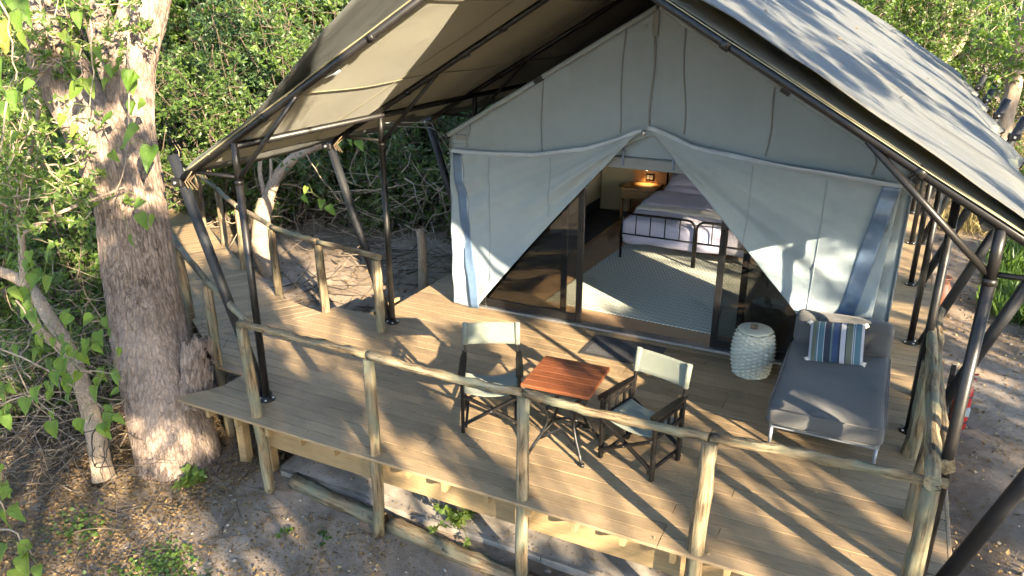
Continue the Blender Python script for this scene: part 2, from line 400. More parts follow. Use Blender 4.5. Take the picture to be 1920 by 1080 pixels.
def m_stripe():
    k = NT('striped_cushion_print'); tc = k.n('ShaderNodeTexCoord'); sp = k.n('ShaderNodeSeparateXYZ'); k.l(tc.outputs['Object'], sp.inputs[0])
    f = k.math('ADD', k.math('DIVIDE', sp.outputs[0], .50), .5)
    g, t, n_, b, wv = (.105, .12, .09), (.065, .125, .16), (.028, .034, .052), (.032, .055, .115), (.34, .34, .38)
    st = [(0, wv), (.05, g), (.13, t), (.16, wv), (.175, t), (.27, wv), (.285, n_), (.40, t), (.415, g), (.43, b), (.54, n_), (.58, wv), (.67, n_), (.69, g), (.80, wv), (.81, t), (.83, wv), (.84, t), (.95, wv)]
    col = k.ramp(f, st, 'CONSTANT'); k.base(col, .9, 0, .15); k.bump(k.noise(tc.outputs['Object'], 300, 2), .3, .003); return k.m
M['stripe'] = m_stripe()
def m_emit(name, c, s):
    k = NT(name); k.b.inputs['Emission Color'].default_value = (*c, 1); k.b.inputs['Emission Strength'].default_value = s; return k.m
M['grass2'] = m_plain('green_stalk', (.11, .13, .035), .6, 0, .3, .3, 9)
M['bulb'] = m_emit('lit_bulb', (1, .66, .28), 5)

# ------------------------------------------------------------------ ground
def sstep(a, b, x): t = min(1, max(0, (x-a)/(b-a))); return t*t*(3-2*t)
def gz(x, y):
    z = -.87 + .30*sstep(6.6, 10.5, y) + .22*sstep(.8, 1.6, x)*(1-sstep(6.6, 10.5, y))
    z += .028*max(0, y-13) if y < 80 else .028*67
    d = math.hypot(x+3, y-8)
    z += (.05*mnoise.noise(Vector((x*.55, y*.55, 3))) + .025*mnoise.noise(Vector((x*2.1, y*2.1, 9)))) * (1 if d < 60 else 0)
    z += .5*mnoise.noise(Vector((x*.09, y*.09, 1)))*sstep(13, 30, d)
    if -5.3 < x < .6 and 6.2 < y < 17: z = min(z, -.5)
    z -= .16*sstep(.55, .15, abs(y-5.75)) * (1 if -5.4 < x < .6 else 0)
    return z
def build_ground():
    def axis(lo, hi, step, far):
        a = list(np.arange(lo, hi, step)); s = step; v = lo; L = []
        while v > -far: s *= 1.35; v -= s; L.append(v)
        s = step; v = a[-1]; H = []
        while v < far: s *= 1.35; v += s; H.append(v)
        return L[::-1] + a + H
    X = axis(-15, 5, .16, 700); Y = axis(1.5, 19, .16, 700)
    V = [(x, y, gz(x, y)) for y in Y for x in X]; W = len(X)
    F = [(j*W+i, j*W+i+1, (j+1)*W+i+1, (j+1)*W+i) for j in range(len(Y)-1) for i in range(W-1)]
    o = np_mesh('ground', V, F, M['soil'], smooth=True)
    tag(o, 'bare sandy soil ground strewn with leaf litter around the deck', 'ground', kind='structure')
build_ground()

# concrete strip footing seen under the front edge of the deck
cf = bpy.data.objects.new('concrete_footing', None); cf.location = (-2.3, 5.3, -.8); link(cf); tag(cf, 'rough concrete slabs lying on the soil under the deck edge', 'footing', kind='structure')
xs = [-5.2, -4.35, -3.3, -2.2, -1.0, .1, .8]
for i in range(len(xs)-1):
    x0, x1 = xs[i]+.003, xs[i+1]-.003; mb = MB()
    def slab(u, v, x0=x0, x1=x1):
        x = x0+(x1-x0)*u; y = 4.99+.62*v
        return (x, y + .02*mnoise.noise(Vector((x*3, v*9, 2))), -.745 + .03*mnoise.noise(Vector((x*2.2, y*2.2, 5))) + .02*v)
    mb.grid(slab, 14, 10, True, -.0); 
    mb.box((x0, 5.0, -1.0), (x1, 5.6, -.80)); mb.build('slab', M['concrete'], cf)

# ------------------------------------------------------------------ deck (setting) with every board its own piece
TY, TX0, TX1, TXC, WALL_Z, APEX_Z = 8.24, -4.95, .26, -2.36, 2.25, 3.78
deck = bpy.data.objects.new('deck', None); deck.location = (-2.3, 6.4, -.03); link(deck)
tag(deck, 'raised brown board deck on pine joists in front of the tent', 'deck', kind='structure')
def plank(parent, p, x0a, x0b, x1a, x1b, y0, y1, mat, th=.026, Mx=None):
    # a board from x0 to x1 with ends cut at (x0a at y0, x0b at y1); chamfered long edges
    c = .0012; g = .0045; ya, yb = y0+g, y1-g; xc = (min(x0a, x0b)+max(x1a, x1b))/2
    def X0(y): return x0a+(x0b-x0a)*(y-y0)/(y1-y0)
    def X1(y): return x1a+(x1b-x1a)*(y-y0)/(y1-y0)
    prof = [(ya, -th), (ya, -c), (ya+c, 0), (yb-c, 0), (yb, -c), (yb, -th)]
    ym = (y0+y1)/2; vs = [(X0(y)-xc, y-ym, z) for y, z in prof] + [(X1(y)-xc, y-ym, z) for y, z in prof]
    n = len(prof); fs = [tuple(range(n)), tuple(range(2*n-1, n-1, -1))] + [(k, n+k, n+(k+1) % n, (k+1) % n) for k in range(n)]
    mb = MB(); mb.add(vs, [tuple(reversed(f)) for f in fs])
    m = Matrix.Translation((xc, ym, p + R.uniform(-.0012, .0012)))
    if Mx is not None: m = Mx @ m
    return mb.build('plank', mat, parent, m)
PW = .1445
XR = .88
def xleft(Y):
    if Y < 4.80: return -6.12
    if Y < 4.95: return -6.0
    if Y < 5.38: return -5.93
    if Y < 5.87: return -6.3-(Y-5.38)*1.634
    if Y < 7.15: return -7.08+(Y-5.87)*.61
    if Y < 7.37: return -6.3
    return -5.6
rr = random.Random(21)
NROW = 25
Y0 = TY - NROW*PW          # front edge, about 4.63
for r in range(NROW):
    y0 = Y0+r*PW; y1 = y0+PW; ym = (y0+y1)/2
    xa, xb = xleft(y0+.01), xleft(y1-.01)
    if abs(xa-xb) > .35: xa = xb = xleft(ym)
    cuts = []; x = max(xa, xb) + rr.uniform(1.1, 3.0)
    while x < XR-.7: cuts.append(round(x/.38)*.38+.05); x += rr.choice((2.28, 2.66, 3.04, 3.42))
    ends = [None]+cuts+[None]
    for i in range(len(ends)-1):
        a0, a1 = (xa, xb) if ends[i] is None else (ends[i]+.003,)*2
        b0, b1 = (XR-.03, XR-.03) if ends[i+1] is None else (ends[i+1]-.003,)*2
        plank(deck, 0.0, a0, a1, b0, b1, y0, y1, M['deck'])
for r in range(54):                       # walkway along the sunny side of the tent
    y0 = TY+r*PW; plank(deck, 0.0, .285, .285, XR-.03, XR-.03, y0, y0+PW, M['deck'])
for r in range(16):                       # strip along the thicket side of the tent
    y0 = TY+r*PW; plank(deck, 0.0, -5.6, -5.6, -4.98, -4.98, y0, y0+PW, M['deck'])
mb = MB(); mb.box((XR-.028, Y0-.01, -.20), (XR, 16.0, .002), None, .004); mb.build('edge_board', M['deck'], deck)
for i in range(17):                       # joists whose ends show under the front edge
    x = -5.78+i*.40
    mb = MB(); mb.box((x-.022, Y0+.045 + (R.uniform(0, .03)), -.150), (x+.022, 8.1, -.028), None, .002); mb.build('joist', M['timber'], deck)
for x0, x1 in ((-5.3, -3.9), (-3.896, -2.26), (-2.256, -.5), (-.496, .84)):
    mb = MB(); mb.box((x0, 4.86, -.415), (x1, 4.912, -.153), None, .003); mb.build('bearer', M['timber'], deck)
for x0, x1 in ((-5.5, -2.3), (-2.296, .84)):
    mb = MB(); mb.box((x0, 6.6, -.40), (x1, 6.65, -.153), None, .003); mb.build('bearer', M['timber'], deck)
    mb = MB(); mb.box((x0, 8.0, -.62), (x1, 8.06, -.153), None, .003); mb.build('bearer', M['timber'], deck)
for x in (-5.72, -5.35):
    mb = MB(); mb.box((x-.05, 5.0, -.95), (x+.05, 5.1, -.152), None, .004); mb.build('stub_post', M['timber'], deck)

# boardwalk leaving past the forked tree
bwk = bpy.data.objects.new('boardwalk', None); bwk.location = (-9, 8, -.03); link(bwk)
tag(bwk, 'narrow board walkway leading off into the thicket behind the tree', 'boardwalk', kind='structure')
D = Vector((-.853, .522, 0)); Nn = Vector((.522, .853, 0))
MX = frame_m((0, 0, 0), Nn)               # local x across, local y along the walk
S0 = -6.3*D.x + 7.15*D.y
def wpos(n, s, z=0): return Vector((Nn.x*n + D.x*s, Nn.y*n + D.y*s, z))
Mw = Matrix(((Nn.x, D.x, 0, 0), (Nn.y, D.y, 0, 0), (0, 0, 1, 0), (0, 0, 0, 1)))
for r in range(50):
    s = S0 + .004 + r*PW; nr = 2.78 if r < 1 else max(2.40, 2.78-.05*r); nl = 1.30 + (0.0 if r < 34 else .02*(r-34))
    nr += (0.0 if r < 36 else -.03*(r-36))
    plank(bwk, 0.0, nl, nl, nr, nr - (.05 if r < 8 else 0), s, s+PW, M['deck'], Mx=Mw)
for n in (1.45, 2.25):
    mb = MB(); mb.bar(wpos(n, S0-.3, -.10), wpos(n, S0+7.0, -.10), .05, .13); mb.build('joist', M['timber'], bwk)

# ------------------------------------------------------------------ log railings
def log(name, p0, p1, r0, r1, parent, mat, seed=0, bend=.0, n=12, seg=9, knob=.16):
    Mx, L = axis_m(p0, p1); rg = random.Random(seed); pts = []; rad = []
    a, b = rg.uniform(-1, 1), rg.uniform(-1, 1)
    for i in range(seg+1):
        t = i/seg; s = math.sin(math.pi*t)
        pts.append((bend*a*s + .006*rg.uniform(-1, 1), bend*b*s + .006*rg.uniform(-1, 1), L*t))
        rad.append((r0+(r1-r0)*t)*(1+.06*rg.uniform(-1, 1)))
    mb = MB(); mb.tube(pts, rad, n, True, True, knob, seed*3.7); return mb.build(name, mat, parent, Mx)

fr = thing('log_railing', (-2.3, 4.71, -.86), 'pale peeled log railing along the front edge of the deck', 'railing')
FP = [(-5.13, 4.75), (-3.73, 4.72), (-2.25, 4.72), (-.81, 4.71), (.56, 4.80)]
for i, (x, y) in enumerate(FP):
    log('post', (x+.03*(i == 0), y-.01, gz(x, y)-.1), (x-(.07 if i == 0 else -.012), y, .945), .055+.009*(i > 2), .050+.009*(i > 2), fr, M['log'], 3+i, .012)
RZ = .975
for i in range(4):
    a, b = FP[i], FP[i+1]
    x0, x1 = a[0]-(.10 if i == 0 else -.01), b[0]+(.09 if i == 3 else .0)
    log('rail', (x0, a[1], RZ+.01*math.sin(i*2)), (x1, b[1], RZ+.01*math.sin(i*2+2)), .034+.003*(i % 2), .035, fr, M['log'], 30+i, .022, 14, 22, .38)
rrl = thing('log_railing', (.6, 6.4, -.6), 'thick crooked log railing along the path side of the deck beside the grey daybed', 'railing')
for i, (x, y, r) in enumerate(((.59, 5.83, .085), (.57, 6.84, .088), (.62, 8.02, .075))):
    log('post', (x+.02, y, -.7), (x+.05, y+.02, .93-.02*i), r, r*.86, rrl, M['log'], 50+i, .02)
log('rail', (.57, 4.74, 1.0), (.60, 7.35, 1.02), .055, .045, rrl, M['log'], 61, .05, 12, 16, .3)
log('rail', (.665, 5.0, .99), (.70, 8.1, .96), .050, .045, rrl, M['log'], 62, .05, 12, 16, .3)
lw = thing('log_railing', (-7.5, 6.1, -.85), 'weathered log handrail of the boardwalk on the side of the forked tree', 'railing')
LP = [(-5.18, 4.80), (-6.33, 5.40), (-7.72, 6.22), (-9.1, 7.06), (-10.5, 7.92)]
for i, (x, y) in enumerate(LP[1:]):
    log('post', (x+.06, y-.03, gz(x, y)-.1), (x-.06, y+.05, .93), .056, .050, lw, M['logw'], 70+i, .025)
for i in range(4):
    a, b = LP[i], LP[i+1]
    log('rail', (a[0], a[1]+.02, .955), (b[0]-.07, b[1]+.06, .965), .038, .034, lw, M['logw'], 80+i, .014, 10, 10, .25)
rw = thing('log_railing', (-8, 7.8, -.7), 'weathered log handrail of the boardwalk on the thicket side ending at the deck', 'railing')
RP = [(-5.28, 6.98), (-6.30, 7.16), (-7.32, 7.42), (-8.50, 8.00), (-9.70, 8.74), (-10.9, 9.42), (-11.5, 9.78)]
for i, (x, y) in enumerate(RP):
    log('post', (x+.01, y-.01, (-.15 if i == 0 else gz(x, y)-.1)), (x-.02, y+.02, .92), .058, .053, rw, M['log' if i in (0, 3) else 'logw'], 90+i, .02)
for i in range(6):
    a, b = RP[i], RP[i+1]
    log('rail', (a[0]+(.06 if i == 0 else 0), a[1], .965), (b[0], b[1], .965), .038, .035, rw, M['logw'], 100+i, .014, 10, 10, .25)
# log kerb on the ground
KL = [(-5.0, 4.93, -.80), (-3.72, 4.83, -.83), (-2.25, 4.74, -.86), (-.7, 4.68, -.86), (.5, 4.66, -.8)]
for i, lb in enumerate(('weathered log kerb on the soil between the first and second railing posts', 'weathered log kerb on the soil between the second and third railing posts', 'weathered log kerb on the soil between the third and fourth railing posts', 'weathered log kerb on the soil under the sunny end of the deck')):
    a, b = Vector(KL[i]), Vector(KL[i+1]); d = (b-a).normalized()*.05
    o = log('log_kerb', a+d, b-d, .085, .075, None, M['logw'], 120+i, .03, 12, 14, .2); tag(o, lb, 'log', 'logs laid along the deck edge')

# ------------------------------------------------------------------ steel canopy frame and roof
FY = [5.04+2.23*i for i in range(7)]
PXL, PXR, RIDGE_Z, SL = -5.30, .58, 4.33, .575
def rz(x): return RIDGE_Z - SL*abs(x-TXC)
cfm = thing('canopy_frame', (TXC, 11.7, 0), 'dark tubular steel frame on base plates carrying the big roof over the tent', 'frame')
for i, y in enumerate(FY):
    for sgn, px in ((-1, PXL), (1, PXR + (.075 if i == 0 else 0))):
        top = rz(px)-.02
        p = MB().tube([(px, y, .012), (px, y, 2.25)], .037, 12).tube([(px, y, 2.25), (px, y, top)], .033, 12).tube([(px, y, 2.235), (px, y, 2.275)], .042, 12).build('pole', M['metal'], cfm)
        b = MB().lathe([(.085, .001), (.085, .011), (.078, .014), (.045, .016), (.045, .04), (.037, .042)], (px, y, 0), 20)
        b.build('base_plate', M['metal'], p)
        for q in range(4):
            a = q*math.pi/2+.6; MB().lathe([(.012, .014), (.012, .024), (.006, .027)], (px+.064*math.cos(a), y+.064*math.sin(a), 0), 6).build('bolt', M['zinc'], p)
        ex = TXC + sgn*3.66      # rafter end out at the eave
        # leaning tensioner pole
        bx = px+sgn*(.10 if sgn < 0 else .13); tx = px+sgn*(.90 if sgn < 0 else .93)
        l = MB().tube([(bx, y+.06, .012), (tx, y+.06, 2.42)], .052, 14)
        lo = l.build('tension_pole', M['metal2'], cfm)
        MB().lathe([(.085, .001), (.085, .010), (.05, .014)], (bx, y+.06, 0), 20).build('base_plate', M['metal'], lo)
        cx = bx+(tx-bx)*.90; cz = .012+2.41*.90
        MB().box((cx-.07, y-.02, cz-.05), (cx+.07, y+.125, cz+.03), None, .01).build('clamp', M['metal'], lo)
        MB().tube([(cx, y-.035, cz-.01), (cx, y-.018, cz-.01)], .016, 8).build('bolt', M['zinc'], lo)
        MB().tube([(TXC+sgn*.02, y, rz(TXC)), (px, y, rz(px)), (ex, y, rz(ex))], .033, 12).build('rafter', M['metal'], cfm)
        MB().tube([(px-sgn*.78, y, rz(px-sgn*.78)-.02), (px, y, 2.06+.22)], .022, 8).build('brace', M['metal'], cfm)
        MB().tube([(px, y, 2.30), (px+sgn*.52, y, 2.30)], .018, 8).build('strut', M['metal'], cfm)
        for q in (1.35, 2.55):
            xx = TXC+sgn*q; u = Vector((sgn, 0, -SL)).normalized()*.03; c0 = Vector((xx, y, rz(xx)))
            MB().tube([c0-u, c0+u], .039, 12).build('collar', M['metal'], cfm)
for nm, x, z, r in (('ridge_tube', TXC, RIDGE_Z+.0, .036), ('eave_tube', PXL, rz(PXL)-.055, .034), ('eave_tube', PXR, rz(PXR)-.055, .034)):
    MB().tube([(x, FY[0], z), (x, FY[-1], z)], r, 10).build(nm, M['metal'], cfm)

roof = thing('roof_canopy', (TXC, 11.7, 2.4), 'big pitched fly roof of khaki sheet under grey shade net above the tent', 'roof')
def sheet(sgn):
    def fn(u, v):
        x = TXC+sgn*3.60*u; y = FY[0]-.04 + (FY[-1]-FY[0]+.35)*v
        ph = (y-FY[0])/2.23; sag = -.030*math.sin(math.pi*(ph % 1.0))**2*math.sin(math.pi*min(1, u*1.02))
        edge = -.07*abs(math.sin(math.pi*ph))*sstep(.93, 1.0, u) * 0
        xo = -sgn*.10*abs(math.sin(math.pi*ph))*sstep(.88, 1.0, u)
        return (x+xo, y, rz(x)+.036 + sag + .006*mnoise.noise(Vector((x*2, y*1.3, 4))) + edge)
    return fn
def net(sgn):
    def fn(u, v):
        yb = FY[0]-.02; x = TXC+sgn*3.66*u; y = yb - ((.5*max(0, .75-u)*(1-v)**6) if sgn < 0 else .375*max(0, 1-u/.25)*(1-v)**6) + (FY[-1]-FY[0]+.40)*v
        ph = (y-FY[0])/2.23
        gap = (.04+.55*max(0, .72-u)) if sgn < 0 else (.04+.10*min(1, (1-u)*2)+.296*max(0, 1-u/.25))
        z = rz(x)+.036+gap - .05*math.sin(math.pi*(ph % 1.0))**2*math.sin(math.pi*u)
        z += .018*mnoise.noise(Vector((x*1.1, y*3.0+x*1.6, 7))) + .010*mnoise.noise(Vector((x*2, y*9+x*4, 2)))
        xo = -sgn*(.16*abs(math.sin(math.pi*ph))+.03*mnoise.noise(Vector((y*3, 0, 0))))*sstep(.85, 1.0, u)
        z -= .05*sstep(.95, 1.0, u)
        return (x+xo, y, z)
    return fn
for sgn, lb in ((-1, 'khaki roof sheet over the thicket side, seen from beneath'), (1, None)):
    o = MB().grid(sheet(sgn), 30, 84, True, .004).build('under_sheet', M['pvc'], roof)
    if lb: o['label'] = lb
for sgn, lb in ((-1, None), (1, 'grey shade net on the sunny slope of the roof')):
    o = MB().grid(net(sgn), 48, 150, True, .004).build('shade_net', M['net'], roof)
    if lb: o['label'] = lb
for k, t in enumerate((.12, .30, .48, .66, .84)):       # welded seams on the underside
    def seam(u, v, t=t):
        f = sheet(-1); q = f(u, (t*13.7)/(FY[-1]-FY[0]+.35)); return (q[0], q[1]+.02*v, q[2]-.010)
    MB().grid(seam, 30, 1, True, .003).build('seam', M['pvc'], roof)
for t in (.25, .62, .9):
    def hs(u, v, t=t):
        f = sheet(-1); q = f(t+.006*u, v); return (q[0], q[1], q[2]-.011)
    MB().grid(hs, 1, 84, True, .003).build('seam', M['pvc'], roof)
for sgn in (-1, 1):                       # lashings from sheet to rafters and eave
    for y in FY[:5]:
        for q in (1.9, 3.0):
            x = TXC+sgn*q; mb = MB()
            mb.tube([(x, y, rz(x)+.03), (x+sgn*.02, y+.10, rz(x)-.02), (x, y+.26, rz(x)+.02)], .006, 6).tube([(x+sgn*.03, y+.20, rz(x)-.01), (x-sgn*.03, y+.24, rz(x)+.03)], .012, 6)
            mb.build('lashing', M['cord'], roof)
        x = TXC+sgn*3.55; mb = MB()
        for q in range(3): mb.tube([(x-sgn*.06, y+.04*q-.04, rz(x)+.02), (x+sgn*.10, y+.03*q, rz(x)-.10), (x+sgn*.06, y+.05*q, rz(x)-.16-.02*q)], .007, 6)
        mb.build('rope_knot', M['rope'], roof)

# ------------------------------------------------------------------ more shape helpers
def yp(px, py, Y):           # point of the vertical plane y = Y seen at a photo pixel
    d = FW + RT*((px-960)/CAM_F) + UP*((540-py)/CAM_F); return Vector((0, 0, CAM_H)) + d*(Y/d.y)
def interp(pts, x):
    if x <= pts[0][0]: return pts[0][1]
    for (a, b), (c, d) in zip(pts, pts[1:]):
        if x <= c: return b+(d-b)*(x-a)/(c-a)
    return pts[-1][1]
def rbox(a, b, r, n=5, fn=None, M_=None):
    mb = MB(); a, b = Vector(a), Vector(b); c = (a+b)/2; h = (b-a)/2
    r = min(r, min(h)*.98)
    cs = []
    for ax in range(3):
        k = [-h[ax], -h[ax]+r*.25, -h[ax]+r*.6, -h[ax]+r]; m = n
        k += [(-h[ax]+r)+(2*h[ax]-2*r)*i/m for i in range(1, m)]; k += [h[ax]-r, h[ax]-r*.6, h[ax]-r*.25, h[ax]]; cs.append(k)
    for ax in range(3):
        u, v = (ax+1) % 3, (ax+2) % 3
        for sg in (-1, 1):
            vs = []
            for q in cs[v]:
                for p in cs[u]:
                    P = Vector((0, 0, 0)); P[ax] = sg*h[ax]; P[u] = p; P[v] = q
                    I = Vector([max(-(h[i]-r), min(h[i]-r, P[i])) for i in range(3)])
                    d = P-I; Q = I + (d.normalized()*r if d.length > 1e-9 else d)
                    Q = Q + c
                    if fn: Q = fn(Q)
                    vs.append(M_ @ Q if M_ is not None else Q)
            W = len(cs[u]); H = len(cs[v])
            fs = [(j*W+i, j*W+i+1, (j+1)*W+i+1, (j+1)*W+i) for j in range(H-1) for i in range(W-1)]
            if sg < 0: fs = [tuple(reversed(f)) for f in fs]
            mb.add(vs, fs, True)
    return mb
def pillow(w, h, t, wr=.012, n=14, seed=0):
    mb = MB()
    for sg in (1, -1):
        def fn(u, v, sg=sg):
            x, y = 2*u-1, 2*v-1; e = (max(0, 1-abs(x)**2.6)*max(0, 1-abs(y)**2.6))**.55
            pin = 1-.05*(1-abs(x))*0; sx = 1-.06*(1-y*y)*abs(x)**3; sy = 1-.06*(1-x*x)*abs(y)**3
            return (x*w/2*sy*1.0, y*h/2*sx, sg*(t/2*e + wr*e*mnoise.noise(Vector((x*2.1+seed, y*2.1, sg*1.0)))))
        g = MB().grid(fn, n, n, True); mb.add(g.v, g.f if sg > 0 else [tuple(reversed(f)) for f in g.f], True)
    return mb

# ------------------------------------------------------------------ the safari tent
tent = thing('safari_tent', (TXC, TY, 0), 'large grey-green canvas safari tent with its front flaps parted over a sliding door', 'tent')
TB = 16.0
FT = [(v.x, v.z) for v in (yp(*p, 8.15) for p in ((850, 280), (930, 286), (1000, 288), (1100, 276), (1160, 258), (1212, 238), (1225, 238), (1300, 272), (1450, 306), (1600, 329), (1690, 345)))]
def rake(x): return APEX_Z - (APEX_Z-WALL_Z)*abs(x-TXC)/(TX1-TXC)
def gab_y(x, z):
    return TY + .042*mnoise.noise(Vector((x*1.3-z*1.2*(1 if x > TXC else -1), z*1.1+x*.3, 11))) + .030*mnoise.noise(Vector((x*3.2, z*1.3, 5))) + .008*mnoise.noise(Vector((x*7, z*6, 5)))
def gable(u, v):
    x = TX0+(TX1-TX0)*u; z0 = min(interp(FT, x)-.12, rake(x)-.02); z = z0+(rake(x)-z0)*v
    return (x, gab_y(x, z), z)
MB().grid(gable, 110, 40, True, -.004).build('gable_panel', M['canvas'], tent)
for x0, x1 in ((TX0, -4.62), (-.12, TX1)):
    MB().grid(lambda u, v, x0=x0, x1=x1: (x0+(x1-x0)*u, TY+.006+.008*mnoise.noise(Vector((u*3, v*4, x0))), 2.15*v), 6, 20, True, -.004).build('front_panel', M['canvas'], tent)
def roofs(sgn):
    def fn(u, v):
        x = TXC+sgn*(TX1-TXC+.10)*u; y = TY-.09+(TB-TY+.1)*v
        return (x, y, rake(x)+.012-.03*math.sin(math.pi*u)*abs(math.sin(v*math.pi*3)))
    return fn
for sgn in (-1, 1): MB().grid(roofs(sgn), 16, 30, True, .004).build('inner_roof', M['canvas'], tent)
for sgn in (-1, 1):                    # hem rolls along the gable edge, with a black clip between the two lengths
    for a, b in ((.02, 1.30), (1.40, 2.60)):
        pts = [(TXC+sgn*q, TY-.085, rake(TXC+sgn*q)-.015) for q in np.linspace(a, b, 9)]
        MB().tube(pts, .026, 8).build('hem_roll', M['canvas'], tent)
    x = TXC+sgn*1.35; MB().bar((x-.045, TY-.09, rake(x-.045)-.02), (x+.045, TY-.09, rake(x+.045)-.02), .05, .05).build('clip', M['metal2'], tent)
    x = TXC+sgn*2.62; MB().bar((x-.05, TY-.09, rake(x-.05)-.03), (x+.05, TY-.09, rake(x+.05)-.03), .06, .06).build('clip', M['metal2'], tent)
def side_wall(x, wins, mat, name):
    mb = MB(); ys = sorted({TY, TB, *[q for w_ in wins for q in w_[:2]]}); zs = sorted({0.0, WALL_Z, *[q for w_ in wins for q in w_[2:]]})
    for y0, y1 in zip(ys, ys[1:]):
        for z0, z1 in zip(zs, zs[1:]):
            if any(w_[0] <= y0 and y1 <= w_[1] and w_[2] <= z0 and z1 <= w_[3] for w_ in wins): continue
            mb.grid(lambda u, v: (x+.010*mnoise.noise(Vector((y0+(y1-y0)*u, (z0+(z1-z0)*v)*1.5, x)))*0, y0+(y1-y0)*u, z0+(z1-z0)*v), 6, 4, False, .004)
    return mb.build(name, mat, tent)
WR = [(8.9, 11.3, .70, 2.0), (11.6, 13.5, .70, 2.0)]; WL = [(10.2, 12.3, .55, 1.55)]
side_wall(TX1, WR, M['canvas'], 'side_wall'); side_wall(TX0, WL, M['wallin'], 'side_wall')
for x, wins in ((TX1, WR), (TX0, WL)):
    for (y0, y1, z0, z1) in wins:
        wo = MB().grid(lambda u, v: (x-.012, y0+(y1-y0)*u, z0+(z1-z0)*v), 1, 1).build('window', M['mesh'], tent)
        mb = MB()
        for a, b in (((y0, z0), (y1, z0)), ((y0, z1), (y1, z1)), ((y0, z0), (y0, z1)), ((y1, z0), (y1, z1))):
            mb.bar((x, a[0], a[1]), (x, b[0], b[1]), .05, .035, (1, 0, 0))
        mb.build('window_frame', M['alu'], wo)
MB().grid(lambda u, v: (TX0+(TX1-TX0)*u, TB, rake(TX0+(TX1-TX0)*u)*v), 12, 4, False, .004).build('back_wall', M['canvas'], tent)
for x in (TX0-.004, TX1+.006):         # corner cords
    MB().tube([(x, TY-.012, .02), (x, TY-.012, 2.2)], .011, 6).build('corner_cord', M['canvas_d'], tent)
SEAMS = [((880, 232), (875, 276)), ((1017, 146), (1013, 284)), ((1172, 52), (1160, 250)), ((1286, 52), (1281, 252)), ((1455, 158), (1437, 292)), ((1642, 284), (1637, 328)), ((1228, 66), (1217, 236))]
for i, (a, b) in enumerate(SEAMS):
    A, B = yp(*a, TY-.02), yp(*b, TY-.02); pts = []
    for k in range(11):
        t = k/10; p = A.lerp(B, t); x = p.x+.012*math.sin(t*6+i); pts.append((x, gab_y(x, p.z)-.012, p.z))
    MB().tube(pts, .009 if i < 6 else .013, 6).build('tie_cord' if i < 6 else 'zip', M['canvas_d'], tent)
A = yp(1232, 12, TY-.03); MB().box((A.x-.03, TY-.045, 3.47), (A.x+.03, TY-.030, 3.77), None, .004).build('ridge_patch', M['canvas_d'], tent)
for px, py in ((865, 257), (1692, 322)):
    A = yp(px, py, TY-.03); MB().box((A.x-.075, TY-.05, A.z-.03), (A.x+.075, TY-.035, A.z+.03), None, .004).build('corner_patch', M['canvas_d'], tent)
# parted front flaps
APX = (-2.42, 2.50)
def flap_y(x, z):
    dx, dz = x-APX[0], z-APX[1]; r = math.hypot(dx, dz); a = math.atan2(dz, dx)
    y = 8.135 + .085*mnoise.noise(Vector((a*5.2, r*.55, 3)))*min(1, r*.9) + .030*mnoise.noise(Vector((a*13, r*.8, 6)))*min(1, r*1.4) + .018*mnoise.noise(Vector((x*3.0, z*2.2, 8))) + .008*mnoise.noise(Vector((x*8, z*7, 3)))
    dt = interp(FT, x)-z
    y -= .028*math.sin(min(1, max(0, dt)/.55)*math.pi)*(.5+.8*mnoise.noise(Vector((x*1.5, dt*3.5, 2))))
    return y
def ldiag(z): return -2.44-(2.47-z)*.862 - .05*math.sin(math.pi*z/2.47)
def rdiag(z): return -2.40+(2.47-z)*.935 + .06*math.sin(math.pi*z/2.47)
def lflap(u, v):
    # v runs down; columns from the outer edge to the diagonal hem
    x_top = -4.90+(APX[0]-.03+4.90)*u; z_top = interp(FT, x_top)
    xb = -4.93+(-4.57+4.93)*u; zb = .015
    x = x_top+(xb-x_top)*v; z = z_top+(zb-z_top)*v
    x -= .05*math.sin(math.pi*v)*u
    return (x, flap_y(x, z), z)
def rflap(u, v):
    x_top = APX[0]+.03+(.17-APX[0]-.03)*u; z_top = interp(FT, x_top)
    xb = -.10+(.08+.10)*u; zb = .03
    x = x_top+(xb-x_top)*v; z = z_top+(zb-z_top)*v
    x += .06*math.sin(math.pi*v)*(1-u)
    return (x, flap_y(x, z), z)
fl = MB().grid(lflap, 80, 80, True, -.004).build('flap', M['canvas'], tent); fl['label'] = 'flap drawn aside on the thicket side of the door'
fr_ = MB().grid(rflap, 80, 80, True, -.004).build('flap', M['canvas'], tent); fr_['label'] = 'flap drawn aside above the daybed'
for nm, x0, x1, pa in (('hook_tape', -4.90, APX[0]-.03, fl), ('hook_tape', APX[0]+.03, .17, fr_)):
    def tape(u, v, x0=x0, x1=x1):
        x = x0+(x1-x0)*u; z = interp(FT, x)+.010-.046*v; return (x, min(gab_y(x, z), flap_y(x, z))-.012, z)
    MB().grid(tape, 60, 2, True, -.003).build(nm, M['trim'], pa)
M['canvas2'] = m_cloth('canvas_seam', (.195, .232, .25), .85, 900, .3)
for xs_, pa in ((-4.36, fl), (-3.55, fl), (-.52, fr_), (-1.25, fr_)):
    zt = interp(FT, xs_)-.07; zb = max(.05, (2.47-(APX[0]-.1-xs_)/.862) if xs_ < APX[0] else 2.40-(xs_-APX[0]-.1)/.935)+.10
    MB().grid(lambda u, v: (xs_+.014*u+.01*math.sin(v*5), flap_y(xs_+.014*u, zt+(zb-zt)*v)-.006, zt+(zb-zt)*v), 1, 40, True, -.002).build('seam', M['canvas2'], pa)
def lstrip(u, v):
    z = 2.05-2.02*v; x = -4.865+.215*v+.135*u + .02*math.sin(v*7)*v; return (x, flap_y(x, z)-.012-.03*math.sin(v*9)*v*(1-u), z)
